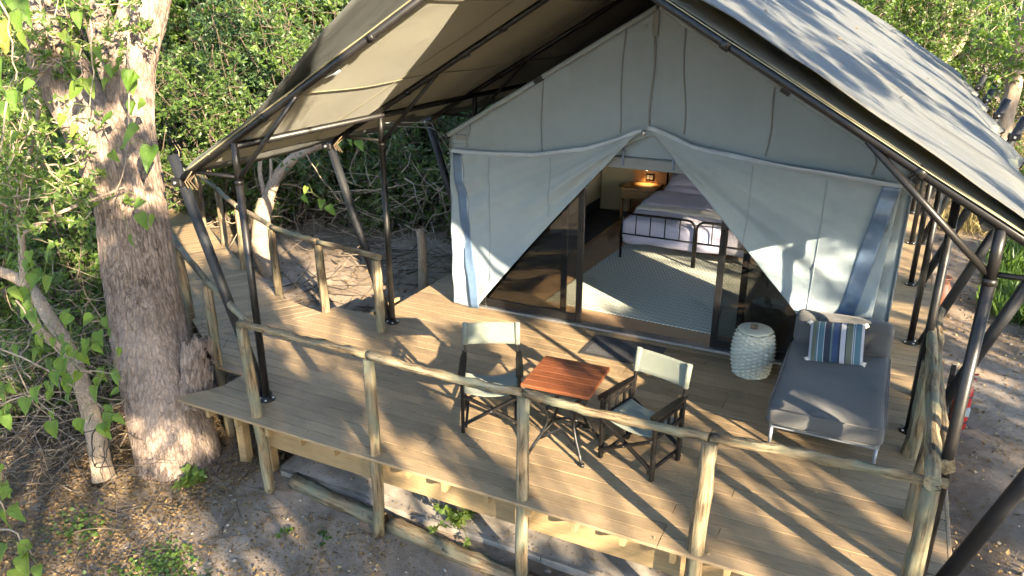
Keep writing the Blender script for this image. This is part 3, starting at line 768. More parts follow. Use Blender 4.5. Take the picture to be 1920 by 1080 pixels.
MB().grid(lstrip, 6, 40, True, -.003).build('window_strip', M['blue'], fl)
def rstrip(u, v):
    z = 2.13-2.08*v; x = .0-.33*v+.165*u; return (x, flap_y(x, z)-.014-.012*math.sin(v*8), z)
MB().grid(rstrip, 6, 40, True, -.003).build('window_strip', M['blue'], fr_)
for (a, b) in (((1320, 290), (1345, 350)), ((1475, 360), (1500, 520))): pass
MB().tube([(APX[0], 8.10, 2.50), (APX[0], 8.10, 2.44)], .016, 8).build('zip_pull', M['zinc'], tent)
for sgn, x in ((-1, -4.92), (1, .19)):            # guys from the flap corner to the frame
    MB().tube([(x, 8.14, interp(FT, x)), (x+sgn*.20, 8.05, 2.42), (PXL+.05 if sgn < 0 else PXR-.05, 7.30, 2.50)], .007, 6).build('guy_cord', M['cord'], tent)
    MB().tube([(x, 8.10, 2.24), (x+sgn*.16, 8.0, 2.36), (PXL-.1 if sgn < 0 else PXR+.1, 7.40, 2.45)], .006, 6).build('guy_cord', M['cord'], tent)
    MB().lathe([(.013, 0), (.013, .006)], (x, 8.125, interp(FT, x)-.05), 10).build('eyelet', M['zinc'], tent)
# valance and track above the door
MB().box((-3.4, 8.33, 2.16), (-1.2, 8.345, 2.40)).build('valance', M['canvas'], tent)
MB().box((-4.6, 8.26, 2.03), (.0, 8.36, 2.155), None, .006).build('door_track', M['canvas_d'], tent)
for px in (1168, 1263):
    A = yp(px, 290, 8.24); MB().box((A.x-.012, 8.245, 2.06), (A.x+.012, 8.255, 2.26), None, .003).build('strap', M['blue'], tent)
# sliding doors
def door(x0, x1, y, label):
    mb = MB(); st = .075; z0, z1 = .03, 2.03
    mb.box((x0, y-.02, z0), (x0+st, y+.02, z1), None, .004); mb.box((x1-st, y-.02, z0), (x1, y+.02, z1), None, .004)
    mb.box((x0+st, y-.02, z0), (x1-st, y+.02, z0+.11), None, .004); mb.box((x0+st, y-.02, z1-.08), (x1-st, y+.02, z1), None, .004)
    d = mb.build('sliding_door', M['alu'], tent); d['label'] = label
    MB().box((x0+st, y-.003, z0+.11), (x1-st, y+.003, z1-.08)).build('pane', M['glass'], d)
    return d
d1 = door(-4.55, -3.13, 8.255, 'black framed glass door panel slid towards the thicket side'); d2 = door(-4.60, -3.36, 8.305, 'second black framed panel behind the first')
d3 = door(-1.52, -.14, 8.255, 'black framed glass door panel behind the pale woven stool'); d4 = door(-1.26, -.02, 8.305, 'inner black framed panel behind the daybed')
for x, d in ((-3.165, d1), (-1.485, d3)):
    MB().box((x-.016, 8.222, 1.20), (x+.016, 8.234, 1.46), None, .005).box((x-.008, 8.214, 1.23), (x+.008, 8.224, 1.43), None, .003).build('handle', M['metal'], d)
MB().box((-4.6, 8.19, .0), (.0, 8.34, .028), None, .004).build('sill', M['zinc'], tent)
# interior floor, skirting and partition
MB().box((-4.26, 8.345, -.02), (TX1-.03, 13.80, .012)).build('floor', M['floor'], tent)
MB().box((TX0+.02, 8.345, -.02), (-4.30, 13.80, .010)).build('groundsheet', M['slate'], tent)
MB().box((-4.30, 8.345, -.02), (-4.26, 13.80, .018), None, .003).build('floor_trim', M['oak'], tent)
MB().box((TX0+.012, 8.35, .0), (TX0+.03, 13.8, .22)).build('skirting', M['slate'], tent)
MB().box((TX0+.03, 13.83, 0), (-4.28, 13.85, 2.6)).build('partition', M['wallin'], tent)
MB().box((-4.28, 13.82, 0), (-.4, 13.86, 1.55)).build('headboard_wall', M['oak'], tent)
MB().box((-.4, 13.83, 0), (TX1-.03, 13.85, 2.6)).build('partition', M['wallin'], tent)
MB().box((TX0+.03, 13.832, 1.55), (TX1-.03, 13.848, 2.3)).build('partition', M['wallin'], tent)

# ------------------------------------------------------------------ things inside
rug = MB().box((-1.28, -1.52, 0), (1.28, 1.52, .012), None, .004).build('rug', M['rug'], None, Matrix.Translation((-2.30, 10.22, .014)) @ Matrix.Rotation(math.radians(-3), 4, 'Z'))
rug.scale = (1.15, 1.0, 1); tag(rug, 'sage and cream chevron patterned rug in front of the bed', 'rug')
def bed(x0, label):
    x1 = x0+1.14; b = thing('bed', ((x0+x1)/2, 11.0, .012), label, 'bed', 'black metal beds pushed together')
    for nm, y, h, low in (('footboard', 11.0, .75, .42), ('headboard', 13.55, 1.18, .45)):
        r = .12; pts = [(x0, y, .012), (x0, y, h-r)] + [(x0+r-r*math.cos(a), y, h-r+r*math.sin(a)) for a in np.linspace(.2, 1.57, 5)] + [(x1-r+r*math.sin(a), y, h-r+r*math.cos(a)) for a in np.linspace(0, 1.4, 5)] + [(x1, y, h-r), (x1, y, .012)]
        f = MB().tube(pts, .019, 10).build(nm, M['metal'], b)
        MB().tube([(x0, y, low), (x1, y, low)], .012, 8).build('cross_bar', M['metal'], f)
        for k in range(1, 5):
            xx = x0+(x1-x0)*k/5; MB().tube([(xx, y, low), (xx, y, h)], .0085, 8).build('spindle', M['metal'], f)
    for xx in (x0, x1): MB().bar((xx, 11.0, .33), (xx, 13.55, .33), .03, .05).build('side_rail', M['metal'], b)
    rbox((x0+.03, 11.04, .32), (x1-.03, 13.5, .54), .06, 4).build('mattress', M['sheet'], b)
    return b
bed(-3.55, 'black metal bed beside the oak bedside table'); bed(-2.38, 'black metal bed mostly hidden behind the flap above the daybed')
def drape(Q):
    n = .02*mnoise.noise(Vector((Q.x*2.2, Q.y*2.2, Q.z*2))) + .012*mnoise.noise(Vector((Q.x*6, Q.y*6, Q.z*5)))
    return Q+Vector((n*.6, n*.4, n*1.1))
o = rbox((-3.58, 11.03, .25), (-1.20, 12.75, .64), .10, 22, drape).build('duvet', M['bedlinen']); tag(o, 'lavender duvet covering the foot end of both beds', 'duvet')
o = rbox((-3.60, 12.0, .40), (-1.18, 13.0, .70), .10, 20, drape).build('duvet_fold', M['pillow']); tag(o, 'mauve turned back cover lying across the middle of the beds', 'cover')
o = rbox((-3.59, 11.72, .42), (-1.19, 12.22, .672), .08, 20, drape).build('folded_throw', M['sheet']); tag(o, 'cream folded throw laid across the lavender bed', 'throw')
for x, y, z, a, lb in ((-3.05, 13.22, .72, 12, 'lower mauve pillow of the pile by the bedside table'), (-3.0, 13.33, .86, 24, 'upper mauve pillow of the pile by the bedside table'), (-1.8, 13.2, .74, 12, 'lower mauve pillow on the bed behind the flap'), (-1.8, 13.3, .88, 24, 'upper mauve pillow on the bed behind the flap')):
    o = pillow(.85, .50, .19, .03, 12, z).build('pillow', M['pillow'], None, Matrix.Translation((x, y, z)) @ Matrix.Rotation(math.radians(a), 4, 'X')); tag(o, lb, 'pillow', 'mauve bed pillows')
o = pillow(.40, .40, .14, .01, 12, 4).build('cushion', M['metal2'], None, Matrix.Translation((-2.42, 12.98, .88)) @ Matrix.Rotation(math.radians(62), 4, 'X')); tag(o, 'small black patterned cushion leaning on the bed pillows', 'cushion')
ns = thing('bedside_table', (-4.02, 13.5, .012), 'oak bedside table with a drawer under the lit wall lamp', 'table')
MB().box((-4.36, 13.24, .57), (-3.69, 13.80, .61), None, .006).build('top', M['oak'], ns)
MB().box((-4.33, 13.27, .40), (-3.72, 13.78, .568)).build('case', M['oak'], ns)
MB().box((-4.31, 13.252, .415), (-3.74, 13.268, .555), None, .004).build('drawer_front', M['oak'], ns)
for x in (-4.31, -3.74):
    for y in (13.29, 13.76): MB().bar((x, y, .012), (x, y, .40), .045, .045).build('leg', M['oak'], ns)
lamp = thing('wall_lamp', (-3.98, 13.80, 1.0), 'small lit reading lamp on the wood panel above the bedside table', 'lamp')
MB().tube([(-3.98, 13.815, 1.02), (-3.98, 13.74, 1.02), (-3.98, 13.72, .98)], .008, 6).build('arm', M['zinc'], lamp)
MB().lathe([(.012, .11), (.022, .105), (.026, 0.0), (.024, 0.0)], (-3.98, 13.70, .88), 12).build('lamp_shade', M['zinc'], lamp)
MB().lathe([(.004, .012), (.018, .008), (.018, 0)], (-3.98, 13.70, .868), 12).build('bulb', M['bulb'], lamp)
ll = bpy.data.lights.new('lamp_light', 'SPOT'); ll.energy = 3; ll.color = (1, .62, .24); ll.spot_size = math.radians(95); ll.spot_blend = .8; ll.shadow_soft_size = .02
lo = bpy.data.objects.new('lamp_light', ll); lo.location = (-3.98, 13.70, .86); link(lo, lamp)
sk = thing('socket_plate', (-3.95, 13.81, .72), 'dark framed double wall socket above the bedside table', 'socket')
MB().box((-4.03, 13.80, .655), (-3.87, 13.819, .785), None, .004).build('frame', M['black'], sk)
for x in (-3.985, -3.915): MB().box((x-.028, 13.792, .68), (x+.028, 13.801, .76), None, .003).build('outlet', M['zinc'], sk)

# ------------------------------------------------------------------ furniture on the deck
def director_chair(loc, rz_, label):
    t = thing('director_chair', loc, label, 'chair', 'folding chairs at the table', rz_); Mc = wm(t); K = M['black']
    def b(name, mb, mat=K, parent=t): return mb.build(name, mat, parent, Mc)
    hw = .265
    for s in (-1, 1):
        b('leg', MB().bar((s*hw, -.225, 0), (s*hw, -.225, .60), .032, .044, (0, 1, 0), .004))
        b('leg', MB().bar((s*hw, .20, 0), (s*hw, .215, .60), .032, .044, (0, 1, 0), .004))
        b('back_upright', MB().bar((s*(hw-.012), .215, .44), (s*(hw-.012), .285, .90), .026, .036, (0, 1, 0), .004))
        a = MB(); pr = [(-.285, .018), (-.262, .034), (.06, .034), (.20, .024), (.255, .020), (.255, -.020), (.20, -.024), (.06, -.034), (-.262, -.034), (-.285, -.018)]
        vs = [(s*hw+x_, y_, .602) for y_, x_ in pr]+[(s*hw+x_, y_, .626) for y_, x_ in pr]; n = len(pr)
        a.add(vs, [tuple(range(n-1, -1, -1)), tuple(range(n, 2*n))]+[(k, (k+1) % n, n+(k+1) % n, n+k) for k in range(n)])
        b('armrest', a)
        b('side_rail', MB().bar((s*hw, -.22, .415), (s*hw, .21, .415), .026, .042, (0, 0, 1), .003))
        b('side_rail', MB().bar((s*hw, -.22, .545), (s*hw, .21, .545), .014, .03, (0, 0, 1), .003))
        for k in range(3):
            y = -.12+.11*k; b('arm_slat', MB().bar((s*hw, y, .43), (s*hw, y, .60), .016, .030, (0, 1, 0), .002))
    for y, q in ((-.245, .10), (.235, .10)):
        for s, dy in ((-1, -.013), (1, .013)):
            b('cross_leg', MB().bar((s*hw, y+dy, q), (-s*hw, y+dy, .40), .024, .038, (0, 1, 0), .003))
        b('bolt', MB().tube([(0, y-.032, .25), (0, y+.030, .25)], .008, 8), M['zinc'])
    for s in (-1, 1): b('floor_rail', MB().bar((s*(hw-.03), -.245, .075), (s*(hw-.03), .235, .075), .024, .03, (0, 0, 1), .003))
    b('seat', MB().grid(lambda u, v: ((2*u-1)*(hw-.005), -.215+.42*v, .430-.055*math.sin(math.pi*u)**.8+.006*mnoise.noise(Vector((u*3, v*4, 2)))), 14, 10, True, .004), M['chaircloth'])
    b('backrest', MB().grid(lambda u, v: ((2*u-1)*(hw+.012), .250+.055*v+.020*math.sin(math.pi*u)-.012, .70+.20*v+.004*mnoise.noise(Vector((u*4, v*2, 1)))), 16, 6, True, .005), M['chaircloth'])
    for s in (-1, 1): b('sleeve', MB().tube([(s*(hw-.012), .248, .695), (s*(hw-.012), .292, .905)], .026, 10), M['chaircloth'])
    return t
director_chair((-3.05, 5.70, 0), math.radians(27), 'folding black wood director chair with lit sage canvas back, standing between door and table')
director_chair((-1.56, 5.70, 0), math.radians(-16), 'folding black wood director chair beside the doormat, its slatted arms turned to the camera')
tb = thing('side_table', (-2.24, 5.59, 0), 'square red-brown wooden table on curved iron legs between the two chairs', 'table', None, math.radians(3)); Mt = wm(tb)
for k in range(6):
    w_ = .61/6; y = -.305+w_*k; MB().box((-.31, y+.0015, .690), (.31, y+w_-.0015, .722), None, .003).build('slat', M['tablewood'], tb, Mt)
def flatbar(pts, wd, th, up):
    mb = MB(); pts = [Vector(p) for p in pts]
    def fn(u, v, side=0):
        i = min(len(pts)-2, int(u*(len(pts)-1))); f = u*(len(pts)-1)-i; return pts[i].lerp(pts[i+1], f)+Vector(up)*(v-.5)*wd
    return mb.grid(fn, len(pts)-1, 1, True, th)
MB().box((-.27, -.27, .655), (.27, .27, .689), None, .004).build('apron', M['iron'], tb, Mt)
for k in range(4):
    a = math.pi/4+k*math.pi/2; d = Vector((math.cos(a), math.sin(a), 0)); t_ = Vector((-d.y, d.x, 0))
    P = [(.35, .66), (.30, .56), (.22, .46), (.175, .37), (.18, .28), (.23, .18), (.30, .09), (.36, .0)]
    MB().tube([d*r+Vector((0, 0, z)) for r, z in P], .015, 8).build('leg', M['iron'], tb, Mt)
    MB().tube([d*.36+Vector((0, 0, 0)), d*.36+Vector((0, 0, .03))], .022, 8).build('foot', M['iron'], tb, Mt)
    a2 = a+math.pi/2; e = Vector((math.cos(a2), math.sin(a2), 0))
    for r0, z, dip, arch in ((.20, .42, .30, .05), (.27, .13, .42, .10)):
        pts = []
        for i in range(9):
            u = i/8; p = (d*(1-u)+e*u)*r0; p = p*(1-dip*math.sin(math.pi*u)); pts.append(p+Vector((0, 0, z+arch*math.sin(math.pi*u))))
        flatbar(pts, .026, .007, (0, 0, 1)).build('stretcher', M['iron'], tb, Mt)
dm = thing('doormat', (-2.41, 7.76, 0), 'dark grey bordered doormat in front of the open door', 'mat')
MB().box((-2.85, 7.47, .001), (-1.97, 8.05, .010), None, .004).build('border', M['matedge'], dm)
MB().grid(lambda u, v: (-2.80+.78*u, 7.52+.48*v, .0125+.003*NR.random()), 60, 38, False).build('pile', M['mat'], dm)

dbd = thing('daybed', (-.14, 7.2, 0), 'charcoal grey upholstered daybed on thin steel legs against the tent', 'daybed')
mb = MB()
for a, b in (((-.57, 6.44), (.31, 6.44)), ((-.57, 8.02), (.31, 8.02)), ((-.57, 6.44), (-.57, 8.02)), ((.31, 6.44), (.31, 8.02))): mb.bar((*a, .222), (*b, .222), .035, .05, (0, 0, 1), .004)
mb.build('frame', M['daymetal'], dbd)
for x in (-.565, .305):
    for y in (6.45, 8.01): MB().tube([(x, y, 0), (x, y, .2)], .017, 10).build('leg', M['daymetal'], dbd)
def soft(Q):
    return Q+Vector((0, 0, .012*mnoise.noise(Vector((Q.x*2.4, Q.y*2.0, 1)))+.007*mnoise.noise(Vector((Q.x*7, Q.y*6, 1)))-.012*math.exp(-((Q.x+.15)**2+(Q.y-7.1)**2)*6)))
rbox((-.61, 6.36, .245), (.345, 8.06, .440), .055, 16, soft).build('mattress', M['daybed'], dbd)
for z in (.262, .424):
    q = .585; MB().tube([(-.612, 6.42, z), (-.612, 7.9, z)], .006, 6).tube([(.347, 6.42, z), (.347, 7.9, z)], .006, 6).tube([(-.55, 6.358, z), (.285, 6.358, z)], .006, 6).build('piping', M['daybed'], dbd)
o = rbox((-.60, -.10, 0), (.335, .10, .36), .07, 10, lambda Q: Q+Vector((0, .015*mnoise.noise(Vector((Q.x*3, Q.z*3, 2))), .012*mnoise.noise(Vector((Q.x*3, 5, Q.z*2)))))).build('back_cushion', M['daybed'], None, Matrix.Translation((0, 7.93, .425)) @ Matrix.Rotation(math.radians(-10), 4, 'X'))
tag(o, 'charcoal grey back cushion standing at the head of the daybed', 'cushion')
cu = thing('striped_cushion', (-.16, 7.62, .44), 'blue, white and green striped cushion with fringed corners leaning on the daybed', 'cushion')
Mcu = Matrix.Translation((-.17, 7.62, .625)) @ Matrix.Rotation(math.radians(-6), 4, 'Y') @ Matrix.Rotation(math.radians(52), 4, 'X')
pillow(.50, .42, .17, .012, 18, 9).build('cover', M['stripe'], cu, Mcu)
for sx in (-1, 1):
    for sy in (-1, 1):
        mb = MB()
        for q in range(7): mb.tube([(sx*.235, sy*.195, 0), (sx*(.262+.012*q % .03), sy*(.195+.02*(q-3)*.4), .012*(q % 3-1))], .006, 5)
        mb.build('tassel', M['sheet'], cu, Mcu)
stl = thing('woven_stool', (-.98, 7.84, 0), 'pale celadon drum stool with a basket weave surface beside the door', 'stool')
def weave(u, v):
    a = 2*math.pi*u; z = .012+.50*v; r = .165+.048*math.sin(math.pi*(v*.92+.04))**.8
    colw = abs(math.sin(a*11))**.6; rowp = math.sin(v*70+(math.pi if int(u*22) % 2 else 0))
    r += .016*colw+.010*rowp*colw; return (-.98+r*math.cos(a), 7.84+r*math.sin(a), z)
MB().grid(weave, 160, 96, True).build('woven_body', M['wicker'], stl)
MB().lathe([(.172, .508), (.180, .518), (.176, .530), (.165, .534), (.01, .535)], (-.98, 7.84, 0), 36).build('top', M['wicker'], stl)
MB().lathe([(.168, .0), (.172, .014)], (-.98, 7.84, 0), 36).build('base_rim', M['wicker'], stl)
cb = thing('carved_box', (-.985, 7.845, .536), 'tiny brown box with upright teeth on top of the woven stool', 'box')
MB().box((-1.03, 7.80, .536), (-.955, 7.835, .575), None, .003).build('body', M['twigdark'], cb)
for q in range(4): MB().box((-1.026+.018*q, 7.808, .574), (-1.014+.018*q, 7.827, .596)).build('tooth', M['twigdark'], cb)

# fire extinguisher on its stand by the path
ex = thing('fire_extinguisher', (1.14, 8.75, gz(1.14, 8.75)), 'red fire extinguisher with a white label standing by the path side of the deck', 'extinguisher')
g0 = gz(1.14, 8.75)
MB().lathe([(.085, .06), (.092, .075), (.092, .50), (.075, .56), (.035, .60), (.030, .62)], (1.14, 8.75, g0), 24).build('cylinder', M['red'], ex)
MB().box((1.16, 8.652, g0+.24), (1.225, 8.70, g0+.34), None, .006).build('label_panel', M['white'], ex)
MB().lathe([(.026, .61), (.026, .66), (.014, .68)], (1.14, 8.75, g0), 12).build('valve', M['metal'], ex)
MB().bar((1.10, 8.75, g0+.68), (1.24, 8.73, g0+.73), .025, .014).bar((1.10, 8.75, g0+.66), (1.23, 8.73, g0+.665), .02, .012).build('lever', M['red'], ex)
MB().tube([(1.10, 8.72, g0+.63), (1.03, 8.68, g0+.58), (1.03, 8.67, g0+.40), (1.05, 8.67, g0+.22)], .011, 8).build('hose', M['metal2'], ex)
for z in (.14, .45): MB().lathe([(.0945, z), (.0965, z), (.0965, z+.02), (.0945, z+.02)], (1.14, 8.75, g0), 24).build('strap', M['metal2'], ex)
es = thing('extinguisher_stand', (1.02, 8.86, g0), 'short black post holding up the red fire extinguisher', 'post')
MB().bar((1.01, 8.88, g0-.1), (1.01, 8.88, g0+.72), .05, .05, (0, 1, 0), .004).build('upright', M['metal2'], es)
MB().box((1.01, 8.845, g0+.0), (1.25, 8.90, g0+.05), None, .004).build('shelf', M['metal2'], es)
pot = thing('clay_pot', (.99, 12.2, gz(1, 12.2)), 'round red-brown clay pot on the soil at the edge of the side walkway', 'pot')
gp = gz(1, 12.2)
MB().lathe([(.07, 0), (.13, .08), (.17, .22), (.16, .36), (.10, .46), (.075, .52), (.10, .56)], (1.02, 12.2, gp), 20).build('body', M['clay'], pot)
MB().lathe([(.105, .56), (.112, .575), (.10, .59), (.08, .585)], (1.02, 12.2, gp), 20).build('rim', M['clay'], pot)

# ------------------------------------------------------------------ vegetation helpers (numpy)
def unit(v): return v/np.maximum(np.linalg.norm(v, axis=-1, keepdims=True), 1e-9)
def leaves_np(P, A, size, rg, ratio=.42, fold=.18, droop=.25, up=.5):
    """one bent 6-vertex leaf (two quads... as 4 triangles) per base point P along axis A"""
    n = len(P); A = unit(A); U = unit(rg.normal(size=(n, 3)) + np.array([0, 0, up*1.0]))
    S = unit(np.cross(A, U)); N = np.cross(S, A); L = size[:, None]; Wd = L*ratio
    base = P; m1 = P+A*L*.42+N*L*fold*.15; tip = P+A*L-N*L*droop
    e1 = m1+S*Wd*.5+N*L*fold*.35; e2 = m1-S*Wd*.5+N*L*fold*.35
    V = np.stack([base, e1, tip, e2, m1], 1).reshape(-1, 3)
    i = np.arange(n)[:, None, None]*5
    F = (i+np.array([[0, 4, 1], [4, 2, 1], [0, 3, 4], [4, 3, 2]])[None]).reshape(-1, 3)
    return V, F
def tubes_np(segs, n=5):
    """segs: list of (pts, radii) polylines -> V, F (quads)"""
    V = []; F = []; b = 0
    for pts, rad in segs:
        pts = np.asarray(pts, float); k = len(pts); T = unit(np.gradient(pts, axis=0))
        ref = np.array([0.3, .2, 1.0]) if abs(T[0][2]) < .9 else np.array([1.0, .2, 0])
        a = unit(np.cross(T, ref)); c = np.cross(T, a); th = np.arange(n)*2*math.pi/n
        ring = pts[:, None]+(a[:, None]*np.cos(th)[None, :, None]+c[:, None]*np.sin(th)[None, :, None])*np.asarray(rad)[:, None, None]
        V.append(ring.reshape(-1, 3)); i, j = np.meshgrid(np.arange(k-1), np.arange(n), indexing='ij')
        f = np.stack([i*n+j, i*n+(j+1) % n, (i+1)*n+(j+1) % n, (i+1)*n+j], -1).reshape(-1, 4)+b; F.append(f); b += k*n
    return np.concatenate(V), np.concatenate(F)
def branch(rg, p, d, L, seg=5, wob=.25, grav=0.0):
    pts = [np.array(p, float)]; d = unit(np.array(d, float))
    for i in range(seg):
        d = unit(d+rg.normal(size=3)*wob+np.array([0, 0, grav])); pts.append(pts[-1]+d*L/seg)
    return np.array(pts)

def make_bush(seed, h, spread, stems, twigs, ros, per, leaf, dense_low=.15, mat='leaf', stemmat='twigdark', lean=.55):
    """stems from one base, side twigs, leaf whorls along each twig; returns (stem mesh, leaf mesh)"""
    rg = np.random.default_rng(seed); segs = []; LP = []; LA = []
    for s in range(stems):
        az = rg.uniform(0, 2*math.pi); ln = rg.uniform(.05, 1)**.7*lean
        d = np.array([math.cos(az)*ln, math.sin(az)*ln, 1.0]); H = h*rg.uniform(.6, 1.05)
        st = branch(rg, (rg.normal()*.12, rg.normal()*.12, -.1), d, H, 8, .14, .02); r0 = .012*h*.5*rg.uniform(.6, 1.2)
        segs.append((st, np.linspace(r0, r0*.25, len(st))))
        for t in range(twigs):
            u = dense_low+(1-dense_low)*rg.uniform(0, 1)**.8; q = u*(len(st)-1); i = min(int(q), len(st)-2); p = st[i]+(st[i+1]-st[i])*(q-i)
            a2 = rg.uniform(0, 2*math.pi); dd = np.array([math.cos(a2), math.sin(a2), rg.uniform(-.1, .75)])
            tw = branch(rg, p, dd, spread*rg.uniform(.35, 1)*(1.1-.5*u), 4, .3, -.04); segs.append((tw, np.linspace(.006, .002, len(tw))))
            for k in range(ros):
                f = .25+.75*(k+rg.uniform(0, 1))/ros; q2 = f*(len(tw)-1); j = min(int(q2), len(tw)-2); c = tw[j]+(tw[j+1]-tw[j])*(q2-j)
                c = c+rg.normal(size=3)*.04; ax = unit(tw[j+1]-tw[j]+rg.normal(size=3)*.5+np.array([0, 0, .5])); R_ = rg.normal(size=(per, 3))
                R_ = unit(R_-np.outer(R_@ax, ax))+ax*.45
                LP.append(np.repeat(c[None], per, 0)); LA.append(R_)
    P = np.concatenate(LP); A = np.concatenate(LA); sz = leaf*rg.uniform(.6, 1.25, len(P))
    V, F = leaves_np(P, A, sz, rg); tint = np.repeat(np.clip(rg.normal(.48, .2, len(P)), 0, 1), 5)
    return tubes_np(segs, 4), (V, F, tint)
PROTO = {}
def proto(key, name, **kw):
    (sv, sf), (lv, lf, tn) = make_bush(**kw)
    a = np_mesh(name+'_stems', sv, sf, M[kw.get('stemmat', 'twigdark')]); b = np_mesh(name+'_leaves', lv, lf, M[kw.get('mat', 'leaf')], tint=tn)
    PROTO[key] = (a.data, b.data); bpy.data.objects.remove(a); bpy.data.objects.remove(b)
proto('A', 'bush', seed=1, h=3.0, spread=.75, stems=16, twigs=17, ros=5, per=6, leaf=.072)
proto('B', 'bush', seed=2, h=3.4, spread=.9, stems=15, twigs=18, ros=5, per=6, leaf=.080, lean=.7)
proto('C', 'bush', seed=3, h=2.0, spread=.6, stems=14, twigs=13, ros=5, per=6, leaf=.062, lean=.9)
proto('D', 'bush', seed=4, h=4.6, spread=1.2, stems=14, twigs=24, ros=6, per=6, leaf=.088, mat='leafd', lean=.55)
proto('T', 'tree', seed=5, h=5.6, spread=1.5, stems=9, twigs=34, ros=7, per=6, leaf=.095, mat='leaft', dense_low=.3, lean=.45)
proto('S', 'shrub', seed=6, h=1.5, spread=.55, stems=16, twigs=9, ros=3, per=4, leaf=.06, mat='straw', stemmat='twig', lean=1.0)
KINDW = {'A': 'small-leaved', 'B': 'spreading', 'C': 'low', 'D': 'deep green', 'T': 'tall light green', 'S': 'thin'}
def bush(key, x, y, sc, label, group, cat='bush', name='bush', z=None, sz=None):
    label = KINDW[key]+' '+label; group = KINDW[key]+' '+group
    st, lf = PROTO[key]; o = bpy.data.objects.new(name, None); o.empty_display_size = .2
    o.location = (x, y, (gz(x, y) if z is None else z)-.05); o.rotation_euler = (R.uniform(-.06, .06), R.uniform(-.06, .06), R.uniform(0, 6.28))
    o.scale = (sc, sc, sc*(sz or R.uniform(.9, 1.15))); COL.objects.link(o); tag(o, label, cat, group)
    for nm, me in (('stems', st), ('foliage', lf)):
        c = bpy.data.objects.new(nm, me); COL.objects.link(c); c.parent = o
    return o

# ------------------------------------------------------------------ the forked tree beside the deck
def displaced_tube(name, pts, rad, n, sub, amp, seed, mat, parent, ridges=9, flare=0.0):
    pts = [Vector(p) for p in pts]; N = len(pts); fine = []; fr2 = []
    for i in range(N-1):
        p0, p1, p2, p3 = pts[max(i-1, 0)], pts[i], pts[i+1], pts[min(i+2, N-1)]
        for k in range(sub):
            t = k/sub
            q = .5*((2*p1)+(p2-p0)*t+(2*p0-5*p1+4*p2-p3)*t*t+(-p0+3*p1-3*p2+p3)*t**3); fine.append(q); fr2.append(rad[i]+(rad[i+1]-rad[i])*t)
    fine.append(pts[-1]); fr2.append(rad[-1]); vs = []; a = None; m = len(fine)
    for i, p in enumerate(fine):
        t = (fine[min(i+1, m-1)]-fine[max(i-1, 0)]).normalized()
        if a is None: a = t.cross(Vector((0.2, 1, 0))).normalized()
        a = (a-t*a.dot(t)).normalized(); b = t.cross(a)
        for k in range(n):
            th = 2*math.pi*k/n; q = a*math.cos(th)+b*math.sin(th); r = fr2[i]
            g = 1-abs(mnoise.noise(Vector((q.x*ridges*.5+seed, q.y*ridges*.5, p.z*.9+q.z))))*2
            h = mnoise.noise(Vector((q.x*18+seed, q.y*18, p.z*9)))+.6*mnoise.noise(Vector((q.x*30+seed, q.y*30, p.z*22)))
            r *= 1+.09*mnoise.noise(Vector((q.x*1.2+seed, q.y*1.2, p.z*.8)))
            r += amp*(.7*g+.5*h)
            if flare: r *= 1+flare*max(0, 1-i/(m*.10))**2*(.6+.6*math.cos(3*th+seed))
            vs.append(p+q*r)
    fs = [(i*n+k, i*n+(k+1) % n, (i+1)*n+(k+1) % n, (i+1)*n+k) for i in range(m-1) for k in range(n)]
    mb = MB(); mb.add(vs, fs, True); return mb.build(name, mat, parent)
KT = 8.25
def tp(px, py, k=KT): return at(px, py, k)
b0 = tp(338, 905, 8.30)
tree = thing('forked_tree', (b0.x, b0.y, gz(b0.x, b0.y)), 'big old forked tree with furrowed pale bark rising beside the deck corner', 'tree')
displaced_tube('trunk', [tp(335, 925, 8.35), tp(338, 870, 8.35), tp(314, 760, 8.35), tp(284, 640, 8.35), tp(264, 520, 8.3), tp(250, 420, 8.25), tp(240, 330, 8.2), tp(240, 220, 8.15), tp(248, 120, 8.1), tp(272, 10, 8.05), tp(306, -140, 8.0), tp(330, -300, 8.1)],
               [.44, .42, .395, .38, .35, .335, .325, .25, .225, .225, .20, .17], 120, 20, .026, 3, M['bark'], tree, 17, .6)
displaced_tube('limb', [tp(250, 420, 8.25), tp(214, 325, 8.1), tp(170, 235, 7.95), tp(118, 140, 7.85), tp(82, 40, 7.8), tp(48, -90, 7.8), tp(20, -240, 7.9)],
               [.22, .30, .285, .26, .235, .21, .17], 90, 18, .022, 9, M['bark'], tree, 15)
displaced_tube('limb', [tp(235, 190, 8.4), tp(200, 90, 8.7), tp(170, -20, 8.9), tp(150, -160, 9.0)], [.17, .16, .14, .12], 40, 10, .010, 14, M['bark'], tree, 9)
